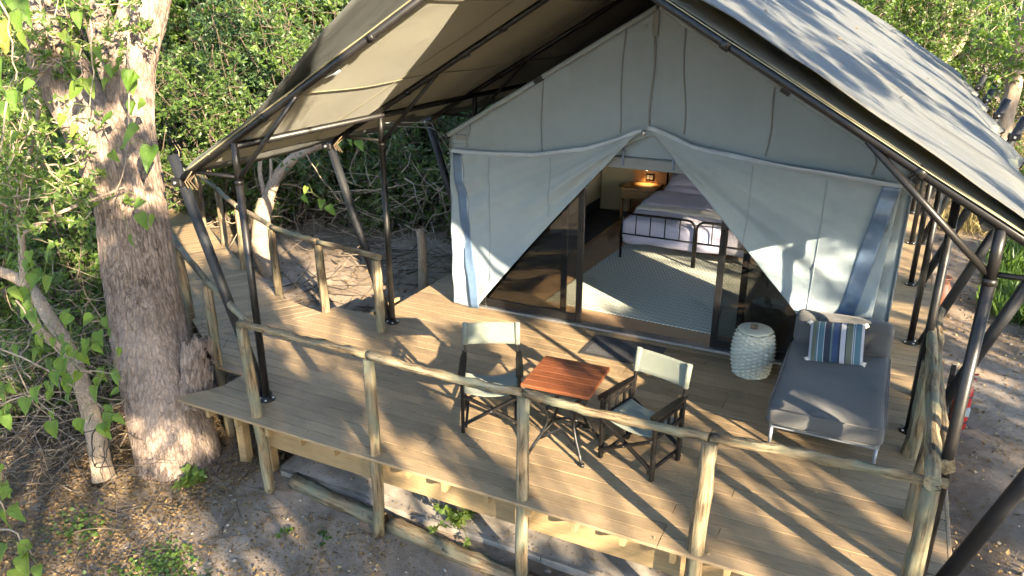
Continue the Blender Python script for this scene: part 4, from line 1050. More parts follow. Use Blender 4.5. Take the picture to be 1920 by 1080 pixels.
# broken slab of bark standing off the trunk
def bark_slab(u, v):
    p = tp(338+62*u, 770-160*v*(.80+.28*mnoise.noise(Vector((u*7, 2, 1)))+.12*mnoise.noise(Vector((u*23, 2, 1)))) , 8.02-.10*math.sin(math.pi*u)+.16*u)
    d = .03*mnoise.noise(Vector((u*9, v*3, 7)))+.018*mnoise.noise(Vector((u*25, v*8, 7))); return p-FW*d
sb = MB().grid(bark_slab, 40, 50, True, .06).build('bark_slab', M['bark'], tree); sb['label'] = 'ragged broken slab of bark at deck level'
rg = np.random.default_rng(77); segs = []; LPs = []; LAs = []
for px, py, k in ((330, -300, 8.1), (20, -240, 7.9), (150, -160, 9.0)):
    for q in range(9):
        st = branch(rg, tp(px, py, k), rg.normal(size=3)*np.array([1, 1, .5])+np.array([-.2, .3, .7]), 2.6, 7, .25); segs.append((st, np.linspace(.06, .01, len(st))))
        for w_ in range(9):
            tw = branch(rg, st[rg.integers(2, 8)], rg.normal(size=3), .9, 4, .3); segs.append((tw, np.linspace(.01, .003, 5)))
            for z in range(5): LPs.append(np.repeat(tw[rg.integers(1, 5)][None], 6, 0)+rg.normal(size=(6, 3))*.06); LAs.append(rg.normal(size=(6, 3)))
V, F = tubes_np(segs, 5); np_mesh('branches', V, F, M['twig'], tree)
P = np.concatenate(LPs); V, F = leaves_np(P, np.concatenate(LAs), rg.uniform(.07, .13, len(P)), rg); np_mesh('crown', V, F, M['leaft'], tree, np.repeat(rg.random(len(P)), 5))

def small_tree(name, label, paths, mat, cat='tree', crown=None, lmat='leaft', group=None):
    p0 = paths[0][0][0]; t = thing(name, (p0[0], p0[1], p0[2]), label, cat, group)
    for i, (pts, r0, r1) in enumerate(paths):
        n = len(pts); rad = [r0+(r1-r0)*k/(n-1) for k in range(n)]
        displaced_tube('trunk' if i == 0 else 'limb', pts, rad, 16, 6, r0*.06, i*3+r0*50, mat, t, 7, .25 if i == 0 else 0)
    if crown:
        rg = np.random.default_rng(crown[0]); segs = []; LPs = []; LAs = []
        for c, rad, cnt in crown[1]:
            for q in range(cnt):
                tw = branch(rg, np.array(c)+rg.normal(size=3)*rad*.35, rg.normal(size=3), rad*1.1, 5, .3, -.03); segs.append((tw, np.linspace(.010, .002, 6)))
                for z in range(7):
                    LPs.append(np.repeat(tw[rg.integers(1, 6)][None], 4, 0)+rg.normal(size=(4, 3))*.05); LAs.append(rg.normal(size=(4, 3))+np.array([0, 0, -.3]))
        V, F = tubes_np(segs, 4); tag(np_mesh('twigs', V, F, M['twig'], t), kind='stuff'); P = np.concatenate(LPs)
        V, F = leaves_np(P, np.concatenate(LAs), crown[2]*rg.uniform(.6, 1.3, len(P)), rg, .55); np_mesh('crown', V, F, M[lmat], t, np.repeat(np.clip(rg.normal(.5, .22, len(P)), 0, 1), 5))
    return t
# crooked sapling base left of the forked tree
small_tree('sapling', 'slim smooth sapling leaning beside the forked tree at the picture edge', [([tp(195, 900, 7.9), tp(180, 820, 7.9), tp(160, 740, 7.9), tp(130, 660, 7.95), tp(95, 600, 8.0), tp(45, 530, 8.1), tp(-30, 500, 8.3)], .105, .05),
    ([tp(130, 660, 7.95), tp(70, 610, 7.7), tp(45, 520, 7.6), tp(40, 440, 7.6), tp(32, 380, 7.6), tp(45, 330, 7.7), tp(68, 240, 7.8), tp(75, 170, 7.8)], .04, .018),
    ([tp(40, 440, 7.6), tp(110, 400, 7.6), tp(180, 372, 7.55), tp(235, 350, 7.5)], .022, .008)], M['bark2'])
# small tree beyond the boardwalk
a_ = Vector((-9.3, 9.35, gz(-9.3, 9.35)-.05)); K2 = (a_-Vector((0, 0, CAM_H))).dot(FW)
cr = [(at(640, 250, K2+1), .8, 26), (at(560, 290, K2+.6), .6, 16), (at(720, 260, K2+2.2), .9, 26), (at(770, 330, K2+2.6), .8, 22), (at(690, 320, K2+2), .6, 14)]
small_tree('walkside_tree', 'small tan-barked tree with one arching limb growing beside the boardwalk rail', [([a_, at(490, 470, K2), at(492, 410, K2), at(500, 375, K2)], .17, .14),
    ([at(500, 378, K2), at(520, 330, K2+.1), at(560, 290, K2+.3), at(620, 262, K2+.7), at(690, 225, K2+1.2), at(740, 170, K2+2)], .11, .06), ([at(498, 375, K2), at(487, 320, K2), at(492, 270, K2), at(488, 200, K2+.2)], .045, .02),
    ([at(505, 372, K2), at(508, 310, K2), at(500, 240, K2)], .035, .015)], M['bark2'], 'tree', (5, cr, .10), 'leafd')
sp = at(790, 505, 11.6); small_tree('dead_stump', 'grey dead stump standing in the bare soil beyond the deck', [([Vector((sp.x, sp.y, gz(sp.x, sp.y)-.1)), at(792, 470, 11.6), at(786, 430, 11.6)], .075, .055)], M['bark2'], 'stump')
# trees in the upper corner beyond the roof
def rt(px, py, Y): return yp(px, py, Y)
small_tree('slender_tree', 'pale slender forked tree standing behind the far end of the roof', [([Vector((1.1, 24, gz(1.1, 24)-.1)), rt(1766, 120, 24), rt(1770, 70, 24), rt(1778, 20, 24), rt(1785, -60, 24)], .15, .10),
    ([rt(1766, 118, 24), rt(1800, 85, 24), rt(1822, 30, 24), rt(1835, -40, 24)], .10, .06), ([rt(1745, 150, 24.5), rt(1740, 90, 24.5), rt(1748, 40, 24.5)], .06, .04)], M['bark2'], 'tree', (8, [(rt(1770, -40, 24), 1.6, 40), (rt(1700, -20, 23.5), 1.4, 34), (rt(1840, 10, 24), 1.2, 20), (rt(1650, 20, 26), 1.6, 34)], .12))
small_tree('leaning_tree', 'pale trunk with dark side branch rising past the raised tension poles at the picture edge', [([Vector((2.15, 17.2, gz(2.15, 17.2)-.1)), rt(1880, 250, 17), rt(1900, 165, 17), rt(1912, 80, 17), rt(1935, -30, 17)], .16, .11),
    ([rt(1905, 120, 17), rt(1868, 72, 17.3), rt(1830, 92, 17.5), rt(1795, 110, 17.6)], .03, .012)], M['bark2'], 'tree', (9, [(rt(1900, 20, 16.5), .9, 22), (rt(1915, 110, 16.0), .5, 10), (rt(1880, 60, 18), .8, 16)], .12))

# ------------------------------------------------------------------ thicket
GB = 'bushes of the thicket behind the boardwalk'
for key, x, y, s in (('B', -12.3, 11.2, 1.35), ('A', -11.0, 11.6, 1.25), ('D', -13.6, 12.4, 1.15), ('A', -14.2, 10.2, 1.35), ('B', -13.2, 9.0, 1.1), ('D', -12.0, 13.6, 1.15), ('A', -9.9, 12.6, 1.3), ('B', -10.7, 13.4, 1.45), ('D', -15.6, 11.6, 1.2), ('T', -14.6, 14.6, 1.1), ('B', -15.8, 9.4, 1.3), ('D', -9.4, 14.4, 1.1), ('A', -17, 12.4, 1.5), ('T', -17.4, 15.4, 1.15), ('T', -12.2, 16.6, 1.15), ('D', -10.4, 16.4, 1.2)):
    bush(key, x, y, s, 'dense bush in the thicket behind the boardwalk', GB)
GC = 'dark bushes under the far side of the roof'
for key, x, y, s in (('C', -8.4, 12.6, 1.1), ('D', -8.2, 14.4, .95), ('C', -7.2, 12.7, 1.15), ('D', -7.0, 13.8, .9), ('C', -6.4, 13.4, 1.1), ('D', -6.2, 15.2, 1.0), ('A', -8.9, 16.6, 1.2), ('B', -7.4, 16.8, 1.3), ('C', -9.0, 11.9, .8), ('B', -6.2, 17.8, 1.2), ('C', -6.3, 12.2, .7)):
    bush(key, x, y, s, 'dark bush in the shade between roof edge and bare soil', GC)
GL = 'bushes at the picture edge behind the forked tree'
for key, x, y, s in (('C', -9.2, 5.5, 1.25), ('C', -10.2, 6.4, 1.5), ('C', -8.3, 5.0, .75), ('A', -10.6, 5.6, 1.05), ('B', -11.8, 6.7, 1.1), ('A', -12.6, 8.0, 1.15), ('B', -13.8, 7.6, 1.3), ('B', -11.2, 7.6, .9)):
    bush(key, x, y, s, 'leafy yellow-green bush behind the forked tree beside the boardwalk', GL)
GR = 'green bushes beyond the far end of the roof'
for key, x, y, s in (('B', -1.6, 22.5, 1.5), ('A', -.2, 23.2, 1.5), ('B', 1.2, 26.0, 1.6), ('T', -.6, 26.5, 1.1), ('T', 1.6, 28.5, 1.2), ('B', 3.4, 24.5, 1.5), ('A', 4.6, 21.5, 1.3), ('T', 4.4, 27.5, 1.2), ('T', -2.8, 25.5, 1.1), ('C', 3.2, 19.5, 1.2), ('B', 5.4, 24.5, 1.4), ('T', 6.8, 28.0, 1.3)):
    bush(key, x, y, s, 'sunlit green bush beyond the far end of the roof', GR)
GS = 'dry shrubs on the bank beyond the side path'
for x, y, s in ((1.9, 19.4, 1.0), (2.6, 18.2, .9), (2.4, 20.6, 1.3), (3.0, 21.8, 1.4), (1.5, 21.4, 1.2), (3.3, 17.2, .8), (2.0, 22.8, 1.4), (3.9, 20.2, 1.2), (1.6, 18.4, .7), (.9, 20.4, 1.1), (2.9, 23.4, 1.5), (4.2, 22.8, 1.4)):
    bush('S', x, y, s, 'dry straw-coloured shrub on the bank beyond the side path', GS, 'shrub', 'dry_shrub')
GF = 'trees closing off the far background'
rb = random.Random(5)
for k in range(46):
    ang = math.radians(-14+86*k/45); rr_ = rb.uniform(28, 40) if ang > .25 else rb.uniform(32, 42)
    bush('T' if k % 3 else 'D', -math.sin(ang)*rr_, math.cos(ang)*rr_, rb.uniform(1.35, 1.9), 'far leafy tree closing off the background of the thicket', GF, 'tree', 'far_tree')
for k in range(26):
    ang = math.radians(20+46*k/25); rr_ = rb.uniform(20, 27)
    bush('D' if k % 2 else 'T', -math.sin(ang)*rr_, math.cos(ang)*rr_, rb.uniform(1.2, 1.6), 'leafy tree rising behind the thicket bushes', 'trees rising behind the thicket', 'tree', 'thicket_tree')

# ------------------------------------------------------------------ trees outside the picture that throw the dappled shade
def shade_tree(seed, base, h, cells, label, leaf=.12):
    rg = np.random.default_rng(seed); t = thing('shade_tree', (base[0], base[1], gz(*base)), label, 'tree', 'trees around the clearing'); segs = []
    C = np.array([[c[0]+2.4*c[2], c[1]-1.6*c[2], c[2]] for c in cells])     # crown clump whose shade lands at c[0], c[1] on the deck
    trunk = np.array([[base[0]+.2*math.sin(i), base[1]+.15*math.cos(i*1.3), gz(*base)-.2+(h+.8)*i/8] for i in range(9)])
    segs.append((trunk, np.linspace(.24, .10, 9)))
    for c in C:
        s = trunk[min(8, max(3, int(rg.integers(3, 8))))]; mid = (s+c)/2+rg.normal(size=3)*.25+np.array([0, 0, .2]); segs.append((np.array([s, (s+mid)/2+rg.normal(size=3)*.1, mid, (mid+c)/2+rg.normal(size=3)*.12, c]), np.array([.045, .035, .026, .018, .010])))
    V, F = tubes_np(segs, 6); np_mesh('trunk', V, F, M['bark2'], t); LPs = []; LAs = []; seg2 = []
    for c, cell in zip(C, cells):
        r = cell[3]
        for q in range(int(3+18*(r/.35)**1.5)):
            tw = branch(rg, c+rg.normal(size=3)*r*.25, rg.normal(size=3), r*1.1, 4, .3); seg2.append((tw, np.linspace(.009, .003, 5)))
            for z in range(8): LPs.append(np.repeat(tw[rg.integers(1, 5)][None], 4, 0)+rg.normal(size=(4, 3))*.09); LAs.append(rg.normal(size=(4, 3)))
    V, F = tubes_np(seg2, 4); tag(np_mesh('twigs', V, F, M['twig'], t), kind='stuff')
    P = np.concatenate(LPs); V, F = leaves_np(P, np.concatenate(LAs), leaf*rg.uniform(.7, 1.3, len(P)), rg, .6); np_mesh('crown', V, F, M['leaft'], t, np.repeat(rg.random(len(P)), 5))
rs = random.Random(31)
def cells(n, x0, x1, y0, y1, z0, z1, keep, r0=.17, r1=.40):
    L = []
    while len(L) < n:
        x, y = rs.uniform(x0, x1), rs.uniform(y0, y1)
        if rs.random() < keep(x, y): L.append((x, y, rs.uniform(z0, z1), rs.uniform(r0, r1)))
    return L
def kd1(x, y):
    if y < 3.5: return .15
    if -2.3 < x < 1.2 and 4.4 < y < 6.5: return .03
    if -4.8 < x < -1.8 and 7.1 < y < 8.4: return .05
    if -5.2 < x < -3.2 and 5.2 < y < 6.3: return .35
    if -5.7 < x < -4.3 and 6.7 < y < 7.7: return .1
    return 1.0
def kdeck(x, y): return min(kd1(x, y), kd1(x-.9, y+.6), kd1(x+.9, y-.6))
shade_tree(41, (13.0, -6.5), 6, cells(24, -9.5, 1.0, 2.6, 8.8, 4.6, 6.5, kdeck)+cells(85, -9.5, 1.2, 2.6, 8.8, 4.6, 6.0, lambda x, y: .45 if kdeck(x, y) < .2 else 1.0, .06, .15), 'leafy tree outside the picture shading the near end of the deck')
shade_tree(42, (17.5, -7.5), 7, cells(15, -7.0, 5.5, 2.2, 8.5, 5.5, 8.0, kdeck), 'tall leafy tree outside the picture beyond the clearing, shading soil and deck')
shade_tree(43, (17.5, -1.0), 7, cells(26, -1.0, 6.0, 6.5, 16.0, 6.0, 9.0, lambda x, y: 1.0), 'leafy tree outside the picture shading the side path')
shade_tree(44, (13.0, 3.0), 7, cells(56, -11.5, -2.0, 9.3, 24.0, 6.0, 9.5, lambda x, y: .9), 'tall leafy tree outside the picture beside the sunny roof slope')
shade_tree(45, (6.5, -6.5), 6, cells(14, -15.5, -7.5, 5.0, 12.5, 5.5, 8.5, lambda x, y: .8 if y < 8.6 else .1)+cells(30, -15.5, -7.5, 5.0, 10.5, 5.0, 7.5, lambda x, y: .9, .06, .14), 'leafy tree outside the picture behind the viewer, shading the forked trunk')

# ------------------------------------------------------------------ creepers with heart-shaped leaves (each leaf a piece of its own)
def heart_mesh(seed):
    rg = random.Random(seed)
    out = [(0, 0), (.16, -.10), (.34, -.06), (.44, .12), (.40, .36), (.26, .62), (.10, .86), (0, 1.0)]
    V = []; F = []
    cen = [(0, y, 0) for y in (0, .12, .36, .62, .86, 1.0)]
    def bend(x, y): return -.28*(y-.2)**2*(1 if y > .2 else 0)+.30*abs(x)+.05*math.sin(x*9+y*7+seed)
    L = [(x, y) for x, y in out[1:-1]]
    V = [(0, y, -.28*(y-.2)**2*(1 if y > .2 else 0)) for y in (0, .15, .40, .65, .88, 1.0)]
    for sg in (-1, 1): V += [(sg*x*(.70+.05*(seed % 4)), y*(1 if y > 0 else .4), bend(x, y)*(1+.4*(seed % 3))) for x, y in L]
    for s_, b in ((0, 6), (1, 12)):
        q = [(0, b, b+1), (0, b+1, 1), (1, b+1, b+2), (1, b+2, b+3), (1, b+3, 2), (2, b+3, b+4), (2, b+4, 3), (3, b+4, b+5), (3, b+5, 4), (4, b+5, 5)]
        F += q if s_ else [tuple(reversed(t)) for t in q]
    me = bpy.data.meshes.new('leaf'); me.from_pydata(V, [], F); me.polygons.foreach_set('use_smooth', [True]*len(F))
    t = [.10, .35, .5, .62, .72, .96][seed % 6]
    a = me.attributes.new('tint', 'FLOAT', 'POINT'); a.data.foreach_set('value', np.full(len(V), t, np.float32)); me.update(); me.materials.append(M['heart']); return me
HM = [heart_mesh(i) for i in range(6)]
def creeper(label, stems, leaves, seed, group=None):
    rg = random.Random(seed); allp = []; p0 = Vector(stems[0][0]); t = thing('creeper', p0, label, 'creeper', group)
    for pts in stems:
        fine = []
        for i in range(len(pts)-1):
            for k in range(4): fine.append(Vector(pts[i]).lerp(Vector(pts[i+1]), k/4)+Vector((rg.uniform(-1, 1), rg.uniform(-1, 1), rg.uniform(-1, 1)))*.012)
        fine.append(Vector(pts[-1])); allp += fine; MB().tube(fine, [.009-.005*i/len(fine) for i in range(len(fine))], 6).build('stem', M['twig'], t)
    pm = MB(); hubs = list(allp)
    for (p, size) in sorted(leaves, key=lambda q: min((q[0]-h).length for h in allp)):
        h = min(hubs, key=lambda q: (q-p).length); m_ = (h+p)/2+Vector((0, 0, .25*(h-p).length)); pm.tube([h, m_.lerp(h, .4), m_, p.lerp(m_, .4)+Vector((0, 0, .02)), p], [.0035, .003, .003, .0025, .002], 5); hubs.append(p); hubs.append(m_)
    tag(pm.build('leaf_stalks', M['grass2'], t), kind='stuff')
    for (p, size) in leaves:
        o = bpy.data.objects.new('leaf', HM[rg.choices(range(6), (2, 4, 4, 4, 3, 1))[0]])
        # tip hangs down, face turned roughly to the open side
        f = Vector((rg.uniform(-.3, 1.0), -1.0, rg.uniform(.2, 1.3))).normalized()
        d = Vector((rg.uniform(-.9, .9), rg.uniform(-.5, .3), -1)); d = (d-f*d.dot(f)).normalized(); x = d.cross(f)
        o.matrix_basis = Matrix(((x.x, d.x, f.x, p[0]), (x.y, d.y, f.y, p[1]), (x.z, d.z, f.z, p[2]), (0, 0, 0, 1))) @ Matrix.Scale(size, 4)
        link(o, t)
rv = random.Random(3)
def px_leaves(L, k, jit=.25):
    return [(at(px, py, k+rv.uniform(-jit, jit)), sz*k/CAM_F) for px, py, sz in L]
K3 = 7.2
creeper('creeper with big yellow-green heart leaves hanging in front of the forked trunk', [[at(170, 30, K3), at(172, 90, K3), at(175, 150, K3), at(168, 200, K3)], [at(240, 60, K3), at(240, 150, K3), at(242, 240, K3), at(238, 300, K3), at(222, 345, K3), at(215, 380, K3)]],
    px_leaves([(150, 85, 26), (172, 84, 22), (190, 88, 32), (182, 105, 24), (165, 148, 42), (152, 158, 40), (205, 120, 26), (222, 128, 32), (245, 132, 38), (258, 140, 42), (140, 125, 28), (212, 215, 36), (208, 285, 26), (205, 150, 24), (248, 190, 28), (262, 242, 52), (272, 190, 24), (283, 275, 56), (250, 150, 30), (232, 110, 26), (128, 90, 24), (120, 215, 26), (143, 235, 24), (115, 60, 30), (145, 24, 30), (262, 400, 34), (290, 405, 26), (268, 375, 24), (245, 440, 26)], K3), 1)
K4 = 5.2
creeper('creeper with large overhanging heart leaves in the top corner by the forked tree', [[at(-40, -60, K4), at(10, 20, K4), at(22, 80, K4), at(30, 150, K4)], [at(12, 170, K4), at(8, 230, K4), at(-6, 330, K4)]],
    px_leaves([(8, -20, 64), (30, -8, 62), (6, 40, 66), (38, 22, 48), (30, 165, 44), (22, 170, 38), (4, 190, 40), (38, 250, 30), (-6, 110, 60), (2, 250, 40), (45, 60, 36), (60, 150, 30)], K4), 2)
K5 = 6.9
low = [(rv.uniform(0, 225), rv.uniform(585, 800), rv.uniform(18, 36)) for _ in range(66)]
low += [(rv.uniform(10, 130), rv.uniform(460, 600), rv.uniform(22, 36)) for _ in range(16)]
creeper('creeper with green heart leaves sprawling over the twigs left of the trunk base', [[at(-30, 640, K5), at(60, 680, K5), at(130, 720, K5), at(200, 770, K5)], [at(30, 560, K5), at(80, 640, K5), at(150, 690, K5), at(215, 700, K5)], [at(-10, 760, K5), at(60, 740, K5), at(120, 790, K5)]], px_leaves(low, K5, .45), 3)
K6 = 5.1
creeper('creeper with fresh green leaves in the bottom corner of the picture', [[at(-40, 1000, K6), at(20, 990, K6), at(60, 1040, K6)], [at(-20, 900, K6), at(10, 960, K6)]],
    px_leaves([(8, 905, 34), (20, 915, 30), (10, 955, 46), (30, 945, 40), (60, 1020, 44), (45, 1040, 46), (10, 1020, 44), (-5, 990, 50), (28, 1066, 40), (70, 1060, 30), (2, 870, 26)], K6), 4)
yl = at(620, 340, 12.4)
creeper('thin twig with a few sunlit green leaves reaching out beyond the steel poles', [[at(560, 270, 11.2), at(600, 330, 11.2), at(640, 380, 11.2)]], px_leaves([(570, 365, 20), (603, 375, 22), (615, 385, 24), (575, 350, 16), (660, 250, 26), (672, 262, 24), (640, 270, 22)], 11.2), 5)

# near bushes in front of the limb and at the picture edge
for key, px, py, k, s, lb in (('C', 20, 900, 9.2, .85, 'bush with yellow-green whorls at the picture edge behind the sapling'),):
    p = at(px, py, k); o = bush(key, p.x, p.y, s, lb, 'single bushes by the forked tree'); del o['group']
# upper sprays of leaf whorls on the limb
def spray(label, centres, seed, leaf=.075, mat='leaf', root=None):
    rg = np.random.default_rng(seed); segs = []; LPs = []; LAs = []; c0 = Vector(root); t = thing('leaf_spray', c0, label, 'branch')
    for c, r, n in centres:
        d_ = np.array(c)-np.array(c0); st = np.array([np.array(c0)+d_*q+rg.normal(size=3)*.05*math.sin(math.pi*q)+np.array([0, 0, .18*math.sin(math.pi*q)]) for q in np.linspace(0, 1, 8)]); segs.append((st, np.linspace(.016, .006, 8)))
        for q in range(n):
            tw = branch(rg, np.array(c)+rg.normal(size=3)*r*.5, rg.normal(size=3)+np.array([0, 0, .3]), r*.9, 4, .35); segs.append((tw, np.linspace(.008, .002, 5)))
            for z in range(4):
                cc = tw[rg.integers(1, 5)]; ax = unit(rg.normal(size=3)+np.array([.3, -.6, .6])); R_ = rg.normal(size=(6, 3)); R_ = unit(R_-np.outer(R_@ax, ax))+ax*.3
                LPs.append(np.repeat(cc[None], 6, 0)); LAs.append(R_)
    V, F = tubes_np(segs, 4); tag(np_mesh('twigs', V, F, M['twig'], t), kind='stuff'); P = np.concatenate(LPs)
    V, F = leaves_np(P, np.concatenate(LAs), leaf*rg.uniform(.6, 1.2, len(P)), rg, .42, .18, .15, .2); np_mesh('leaves', V, F, M[mat], t, np.repeat(np.clip(rg.normal(.6, .2, len(P)), 0, 1), 5))
spray('sprays of small bright leaf whorls hanging before the forked limb in the top corner', [(at(60, 60, 7.3), .5, 26), (at(60, 130, 7.3), .4, 12), (at(20, 190, 7.2), .45, 20), (at(170, 50, 7.5), .35, 14), (at(215, 60, 7.4), .3, 12), (at(30, 270, 7.3), .4, 14), (at(30, 330, 7.2), .5, 24), (at(130, 30, 7.2), .45, 18)], 61, root=at(105, 110, 7.62))
spray('sprays of leaf whorls over the dry twigs left of the trunk', [(at(40, 400, 7.3), .4, 16), (at(120, 350, 7.4), .35, 12), (at(140, 300, 7.5), .3, 10), (at(20, 280, 7.1), .4, 14), (at(190, 365, 7.6), .2, 5)], 62, root=at(45, 330, 7.7))

# ------------------------------------------------------------------ twigs, litter, grass, herbs, pebbles (uncountable)
rg = np.random.default_rng(90)
def twig_mass(name, label, n, box, zmax, L, r, mat, seed):
    g = np.random.default_rng(seed); segs = []
    for i in range(n):
        x, y = g.uniform(box[0], box[1]), g.uniform(box[2], box[3]); z = gz(x, y)+g.uniform(0, 1)**1.6*zmax+.01
        d = g.normal(size=3)*np.array([1, 1, .35 if zmax > .2 else .05]); tw = branch(g, (x, y, z), d, L*g.uniform(.4, 1.4), 5, .28 if zmax > .2 else .12)
        for p in tw: p[2] = max(p[2], gz(p[0], p[1])+.006)
        rr_ = r*g.uniform(.5, 1.5); segs.append((tw, np.linspace(rr_, rr_*.35, len(tw))))
    V, F = tubes_np(segs, 4); o = np_mesh(name, V, F, M[mat]); tag(o, label, 'twigs', kind='stuff')
twig_mass('dry_twigs', 'tangle of pale dry twigs left of the forked trunk', 430, (-9.3, -6.9, 3.7, 6.0), 1.5, .85, .0075, 'twig', 1)
twig_mass('dark_twigs', 'tangle of dark dead twigs under the creeper', 420, (-9.0, -6.6, 3.4, 5.4), .7, .7, .007, 'twigdark', 2)
twig_mass('fallen_sticks', 'fallen sticks lying on the litter before the trunk', 110, (-7.4, -4.9, 2.9, 4.9), .03, .5, .006, 'twigdark', 3)
twig_mass('thicket_twigs', 'dry twig tangle in the thicket behind the boardwalk', 520, (-13.5, -6.0, 10.3, 14.0), 1.6, 1.1, .010, 'twig', 4)
twig_mass('root_sticks', 'roots and sticks over the bare soil beyond the deck', 150, (-8.6, -5.8, 8.2, 11.8), .04, .8, .010, 'twigdark', 5)
def scatter(name, label, cat, n, fn, size, mat, ratio=.5, flat=.35, up=.9, lift=.01, tmean=.5, tsd=.25, seed=0, zfn=gz, fold=.2, droop=.2):
    g = np.random.default_rng(seed); P = []
    while len(P) < n:
        q = fn(g)
        if q is not None: P.append((q[0], q[1], zfn(q[0], q[1])+lift*g.random()))
    P = np.array(P); A = g.normal(size=(n, 3))*np.array([1, 1, flat])
    V, F = leaves_np(P, A, size*g.uniform(.5, 1.4, n), g, ratio, fold, droop, up*3); o = np_mesh(name, V, F, M[mat], None, np.repeat(np.clip(g.normal(tmean, tsd, n), 0, 1), 5))
    tag(o, label, cat, kind='stuff'); return o
def dens(x, y, s=1.0, o=0.0): return .5+.5*mnoise.noise(Vector((x*s+o, y*s, 4+o)))
def f_left(g):
    x, y = g.uniform(-9.5, -3.4), g.uniform(2.7, 6.0)
    k = dens(x, y, 1.2)*(1.25 if x < -5.4 else .28)
    if -5.2 < x and y > 4.7: return None
    return (x, y) if g.random() < k else None
scatter('leaf_litter', 'brown fallen leaves and crumbs under the forked tree', 'leaf litter', 26000, f_left, .038, 'litter', .55, .3, .9, .03, .42, .25, 1)
def f_front(g):
    x, y = g.uniform(-5.6, 1.0), g.uniform(2.8, 4.7); return (x, y) if g.random() < dens(x, y, 2.2, 3)**2 else None
scatter('leaf_litter', 'pale leaf crumbs on the soil before the log kerb', 'leaf litter', 2600, f_front, .026, 'litter', .6, .2, 1, .012, .7, .25, 2)
def f_right(g):
    x, y = g.uniform(.95, 3.6), g.uniform(4.5, 19); return (x, y) if g.random() < dens(x, y, 1.5, 7) else None
scatter('leaf_litter', 'yellowish fallen leaves on the side path beside the deck', 'leaf litter', 5200, f_right, .045, 'litter', .6, .25, 1, .015, .68, .25, 3)
def f_back(g):
    x, y = g.uniform(-14, -5.7), g.uniform(7.6, 17)
    if x*.522+y*.853 < 2.6: return None
    return (x, y) if g.random() < dens(x, y, 1.0, 11)*(1.2 if y > 10.5 else .5) else None
scatter('leaf_litter', 'brown leaf litter on the soil between boardwalk and thicket', 'leaf litter', 9500, f_back, .05, 'litter', .6, .3, 1, .03, .42, .25, 4)
def f_deck(g):
    x, y = g.uniform(-5.6, .8), g.uniform(4.7, 8.1); return (x, y) if g.random() < .8 else None
scatter('deck_leaves', 'few small pale leaf bits dropped on the deck boards', 'fallen leaves', 170, f_deck, .022, 'litter', .6, .1, 1, .004, .93, .06, 5, lambda x, y: .004)
nf = net(1)
g = np.random.default_rng(66); P = np.array([nf(g.uniform(.05, .95), g.uniform(.02, .9)) for _ in range(60)])+np.array([0, 0, .012]); V, F = leaves_np(P, g.normal(size=(60, 3))*np.array([1, 1, .2]), g.uniform(.03, .06, 60), g, .5, .1, .1, 3)
o = np_mesh('roof_leaves', V, F, M['litter'], None, np.repeat(g.uniform(.6, 1, 60), 5)); tag(o, 'few fallen leaves caught on the grey roof net', 'fallen leaves', kind='stuff')
def tufts(name, label, cat, spots, n, h, mat, seed, wd=.10, spread=.3):
    g = np.random.default_rng(seed); P = []; A = []; S = []
    for (x, y, rad) in spots:
        for i in range(n):
            a, r = g.uniform(0, 6.28), rad*math.sqrt(g.random()); xx, yy = x+r*math.cos(a), y+r*math.sin(a); P.append((xx, yy, gz(xx, yy)-.01)); A.append((g.normal()*spread, g.normal()*spread, 1)); S.append(h*g.uniform(.4, 1.2))
    V, F = leaves_np(np.array(P), np.array(A), np.array(S), g, wd, .05, .25, .0); o = np_mesh(name, V, F, M[mat], None, np.repeat(g.random(len(P)), 5)); tag(o, label, cat, kind='stuff')
tufts('grass', 'green grass patch on the far side of the side path', 'grass', [(2.2, 12.8, .6), (2.5, 14.2, .8), (2.7, 11.8, .5), (2.9, 13.3, .8), (2.5, 15.6, .7), (3.2, 15, .8)], 900, .34, 'grass', 5)
tufts('dry_grass', 'dry straw grass along the bank beyond the side path', 'grass', [(2.2+g.uniform(-.5, 2.2), yy, .7) for yy in np.linspace(16.5, 23, 18)], 420, .5, 'straw', 6, .05, .4)
def herb(name, label, x, y, r, n, leaf, seed, z=None, h=.18, mat='leaf'):
    g = np.random.default_rng(seed); zz = gz(x, y) if z is None else z; t = thing(name, (x, y, zz), label, 'plant'); segs = []; LPs = []; LAs = []
    for i in range(n):
        d = np.array([g.normal()*.6, g.normal()*.6, 1.0]); st = branch(g, (x+g.normal()*r*.2, y+g.normal()*r*.2, zz-.02), d, h*g.uniform(.6, 1.3), 4, .2); segs.append((st, np.linspace(.005, .002, 5)))
        for k in range(5): LPs.append(np.repeat(st[g.integers(2, 5)][None], 3, 0)); LAs.append(g.normal(size=(3, 3))*np.array([1, 1, .4])+np.array([0, -.2, .1]))
    V, F = tubes_np(segs, 4); np_mesh('stems', V, F, M['grass'], t); P = np.concatenate(LPs); V, F = leaves_np(P, np.concatenate(LAs), leaf*g.uniform(.6, 1.3, len(P)), g, .75, .15, .2, .9); np_mesh('foliage', V, F, M[mat], t, np.repeat(np.clip(g.normal(.75, .15, len(P)), 0, 1), 5))
p = at(862, 985, 6.55); herb('leafy_weed', 'bright green weed growing beneath the deck edge between two railing posts', -3.05, 5.02, .14, 11, .062, 1, -.76, .24)
p = at(368, 890, 7.85); herb('leafy_weed', 'bright green weed at the foot of the forked trunk', p.x, p.y, .15, 10, .085, 2, None, .16)
p = at(850, 1035, 6.3); herb('leafy_weed', 'small dark weed on the soil before the log kerb', p.x, p.y, .18, 9, .055, 3, None, .08, 'grass')
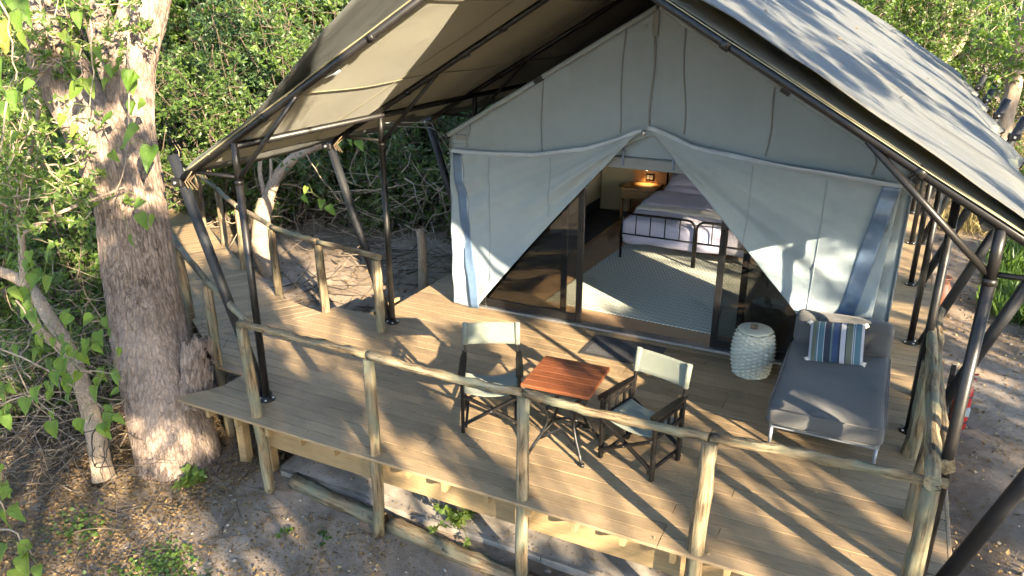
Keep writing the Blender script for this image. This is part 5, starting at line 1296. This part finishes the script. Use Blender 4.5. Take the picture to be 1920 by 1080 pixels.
for i, (px, py) in enumerate(((530, 940), (600, 950))):
    p = at(px, py, 7.0); herb('ground_weed', ('tiny weed beside the foot of the corner railing post', 'tiny weed along the log kerb near the corner post')[i], p.x, p.y, .2, 12, .03, 10+i, None, .04, 'grass')
def f_green(g):
    c = ((270, 1010, 6.4, .35), (300, 960, 6.6, .25), (240, 1050, 6.2, .35), (330, 1060, 6.2, .3), (130, 900, 7.0, .3), (620, 780, 7.6, .2))[g.integers(0, 6)]; p = at(c[0], c[1], c[2]); return (p.x+g.normal()*c[3]*.6, p.y+g.normal()*c[3]*.45)
scatter('ground_cover', 'low bright green seedlings in the litter near the bottom corner', 'ground cover', 1500, f_green, .045, 'grass', .7, .3, 1, .05, .8, .15, 9)
def pebbles(name, label, n, fn, s, seed):
    g = np.random.default_rng(seed); ico = np.array([(0, 0, 1), (.9, 0, .2), (.28, .85, .2), (-.72, .53, .2), (-.72, -.53, .2), (.28, -.85, .2), (0, 0, -.6)]); fc = [(0, 1, 2), (0, 2, 3), (0, 3, 4), (0, 4, 5), (0, 5, 1), (6, 2, 1), (6, 3, 2), (6, 4, 3), (6, 5, 4), (6, 1, 5)]
    V = []; F = []
    while len(V) < n*7:
        q = fn(g)
        if q is None: continue
        k = s*g.uniform(.4, 1.6)**2; b = len(V); sc_ = g.uniform(.6, 1.3, 3)*np.array([1, 1, .6]); a = g.uniform(0, 6.28); ca, sa = math.cos(a), math.sin(a)
        for v in ico*sc_*k*g.uniform(.85, 1.15, (7, 1)): V.append((q[0]+v[0]*ca-v[1]*sa, q[1]+v[0]*sa+v[1]*ca, gz(q[0], q[1])+v[2]+k*.2))
        F += [tuple(b+i for i in f) for f in fc]
    o = np_mesh(name, V, F, M['stone'], smooth=False); tag(o, label, 'pebbles', kind='stuff')
def f_slab(g): return (g.uniform(-5.2, .8), 4.95+.7*g.random())
scatter('slab_grit', 'grit and crumbs on the concrete under the deck edge', 'grit', 900, f_slab, .022, 'litter', .7, .2, 1, .01, .55, .25, 14, lambda x, y: -.725)
pebbles('pebbles', 'pale pebbles and clods on the soil before the deck', 420, lambda g: (g.uniform(-5.8, 1), g.uniform(2.9, 4.95)), .014, 1)
pebbles('gravel', 'small stones on the side path', 350, lambda g: (g.uniform(.95, 3.5), g.uniform(4.5, 16)), .014, 2)
